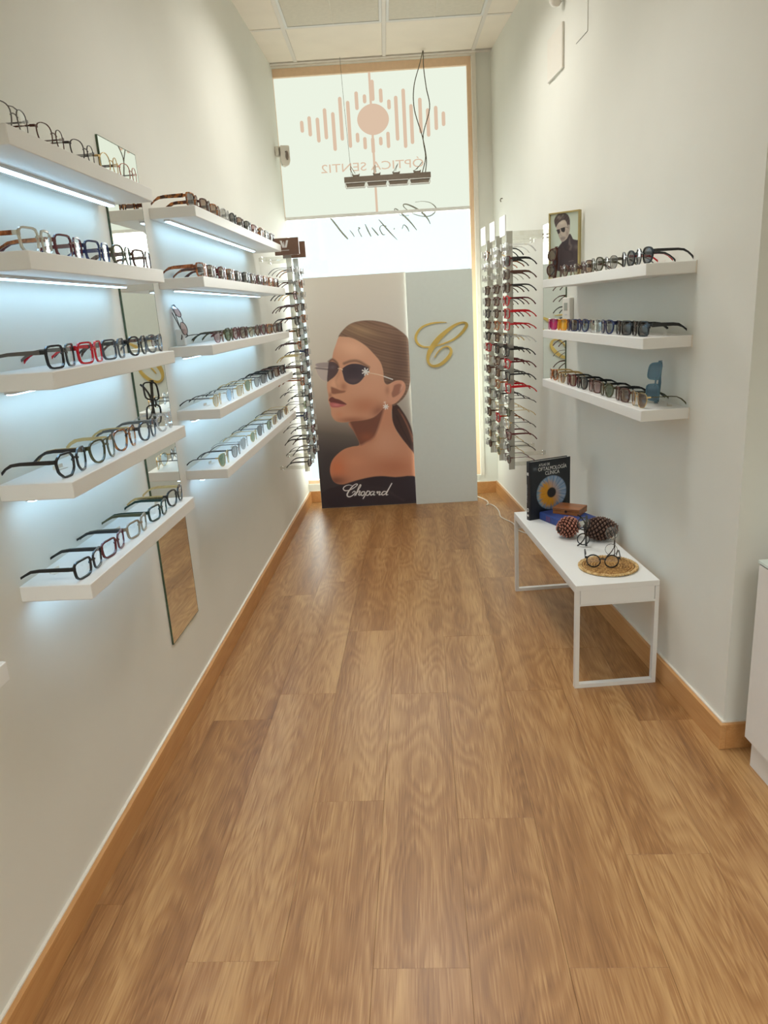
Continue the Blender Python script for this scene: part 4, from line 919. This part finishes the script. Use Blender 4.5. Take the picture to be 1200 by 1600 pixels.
sp_ = MB(); sp_.box(-.0054, -.0049, .008, .022, .222, .236); sp_.box(-.0054, -.0049, .008, .022, .018, .028); part('spine_mark', sp_, M['whiteink'], bk)
part('spine_ring', MB().tube([(-.0052, .015+.006*math.cos(a), .050+.008*math.sin(a)) for a in [2*PI*i/16 for i in range(16)]], .0018, 5, closed=True), M['whiteink'], bk)
text_mesh('spine_title', 'OFTALMOLOGÍA', .012, M['silverink'], bk, (-.0052, .020, .085), (PI/2, -PI/2, -PI/2), 'LEFT', .0002)
# ---- blue book lying flat
Q0, Q1 = bz(844, 811.5, BZ), bz(880, 826.3, BZ); thb = math.atan2(Q1[1]-Q0[1], Q1[0]-Q0[0])
bb = thing('book', 'blue clothbound book lying flat under the small wooden box', 'book', (Q0[0], Q0[1], TB), (0, 0, thb))
lw_, dw, hb = .225, .165, .038
part('bottom_cover', MB().cbox(0, lw_, 0, dw, 0, .003, .0006), M['bookblue'], bb)
part('top_cover', MB().cbox(0, lw_, 0, dw, hb-.003, hb, .0006), M['bookblue'], bb)
part('spine', MB().prism([(0, .0), (-.004, .006), (-.004, hb-.006), (0, hb)], 0, lw_, 0), M['bookblue'], bb)
part('pages', MB().box(.004, lw_-.004, .0005, dw-.004, .003, hb-.003), M['paper'], bb)
for x in (.058, .070, .082): part('spine_band', MB().box(x, x+.0022, -.0046, -.0040, .006, hb-.006), M['redink'], bb)
# ---- small wooden box
ZB_ = BZ+hb
U0, U1 = bz(863.7, 802.4, ZB_), bz(905, 807.3, ZB_); thw = math.atan2(U1[1]-U0[1], U1[0]-U0[0]); wl = float(np.linalg.norm(U1-U0))
wx = thing('wooden_box', 'small brown wooden box with lid on top of the blue book', 'box', (U0[0], U0[1], TB+hb+.0003), (0, 0, thw))
part('body', MB().cbox(0, wl, 0, .100, 0, .017, .001), M['box'], wx)
part('lid', MB().cbox(-.0008, wl+.0008, -.0008, .1008, .0175, .031, .0014), M['box'], wx)
part('thumb_notch', MB().lathe([(.0065, 0), (.0065, .0006)], 12), M['conecore'], wx, (wl*.5, -.0008, .016), (PI/2, 0, 0))
# ---- pine cones: spiral of thick woody scales round a core, axis along local x
def pine_cone(L_, R_, n, mt, label, loc, rot, tipgap):
    rt = thing('pine_cone', label, 'pine cone', loc, rot)
    prof = lambda s: R_*(max(0.0, math.sin(PI*min(1, .10+.86*s)))**.62)
    ax = [(-L_/2+L_*i/10, .74*prof(i/10)+.001) for i in range(11)]
    c_ = MB().lathe([(r, z) for z, r in ax], 14); part('core', c_, M['conecore'], rt, (0, 0, 0), (0, PI/2, 0), True)
    sc = MB(); ga = PI*(3-math.sqrt(5))
    for i in range(n):
        s = (i+.5)/n; r = prof(s); x = -L_/2+L_*s; a = i*ga; ring = 2*PI*max(r, .006)
        w = min(.0150, ring/8.5); h = .0150*(.6+.4*math.sin(PI*s)); out = r*.99; inn = r*.62
        er = Vector((0, math.cos(a), math.sin(a))); et = Vector((0, -math.sin(a), math.cos(a))); ex = Vector((1, 0, 0))
        sl = (s-.42)*1.5; er2 = (er+ex*sl).normalized(); up = ex-er2*ex.dot(er2); up.normalize()
        C0 = ex*(x-.002-sl*.010)+er*inn; C1 = ex*x+er*out
        vs = [C0-et*w*.3, C0+et*w*.3, C0+up*h*.5+et*w*.2, C0+up*h*.5-et*w*.2,
              C1-et*w*.56, C1-up*h*.38, C1+et*w*.56, C1+up*h*.46, C1+er2*.0052+up*h*.05]
        sc.add(vs, [(0,1,5),(0,5,4),(1,6,5),(1,2,6),(2,7,6),(2,3,7),(3,4,7),(3,0,4),(0,3,2,1)]); b_ = len(sc.v)-9; sc.f += [tuple(b_+i for i in f) for f in ((4,5,8),(5,6,8),(6,7,8),(7,4,8))]; sc.mi += [1]*4
    tag(part('scales', sc, mt, rt), kind='stuff'); return rt
ca_ = bz(891, 843, BZ); cb_ = bz(935, 848, BZ)
pine_cone(.098, .046, 120, M['cone_red'], 'reddish pine cone on the bench, tip towards the aisle', (ca_[0]-.004, ca_[1]+.032, TB+.0475), (0, .10, math.radians(200)), 0)
pine_cone(.142, .0505, 165, M['cone_grey'], 'bigger grey-brown pine cone on the bench next to the wall', (cb_[0]+.020, cb_[1]+.035, TB+.052), (0, .06, math.radians(-6)), 0)
# ---- woven round mat
mc = bz(950, 886, BZ); mt_ = thing('woven_mat', 'round woven straw mat at the near end of the bench', 'mat', (mc[0], mc[1], TB))
cl = MB()
for k in range(9): cl.tube([((.010+.0105*k)*math.cos(a), (.010+.0105*k)*math.sin(a), .0042) for a in [2*PI*i/40 for i in range(40)]], .0052, 6, closed=True)
cl.lathe([(.1, .0005), (.1, .0035)], 40)
tag(part('woven_coils', cl, M['straw'], mt_, smooth=True), kind='stuff')
for k in range(3):
    n = 150; part('braid', MB().tube([((.1075+.0050*math.sin(2*PI*(i*22/n+k/3)))*math.cos(2*PI*i/n), (.1075+.0050*math.sin(2*PI*(i*22/n+k/3)))*math.sin(2*PI*i/n), .0056+.0022*math.sin(4*PI*(i*22/n+k/3))) for i in range(n)], .0034, 5, closed=True), M['strawlight'], mt_, smooth=True)
g0 = bz(941, 893, BZ)
make_glasses(('round', 'black', 'black', 'clear', False), 'round black eyeglasses lying open on the woven mat, lenses towards the camera', None, (g0[0]+.004, g0[1]+.012, TB+.0095), math.radians(-14))
g1 = bz(951, 877, BZ)
make_glasses(('round', 'gun', 'matt', 'clear', True), 'thin metal round eyeglasses stood on end at the back of the woven mat', None, (g1[0]+.012, g1[1]+.010, TB+.0125), math.radians(-20), True, True, 0, -.05)
g2 = bz(911, 856, BZ)
make_glasses(('round', 'black', 'black', 'clear', False), 'round black eyeglasses stood on end in front of the two pine cones', None, (g2[0], g2[1]-.004, TB+.004), math.radians(-12), True, True, 0, -.04)
# ================================================================== white cable on the floor behind the bench
cp = [(.62, 5.50), (.655, 5.43), (.690, 5.33), (.690, 5.25), (.672, 5.20), (.70, 5.22), (.727, 5.15), (.737, 5.02), (.728, 4.88), (.748, 4.80), (.786, 4.70), (.786, 4.57), (.808, 4.50), (.86, 4.44), (.93, 4.42)]
cb = MB().tube([Vector((x, y, .0042)) for x, y in catmull(cp, 6)], .0040, 6)
o = link('power_cable', cb.mesh('power_cable', M['cable'], True)); tag(o, 'thin white cable winding over the floor between white board and bench', 'cable')
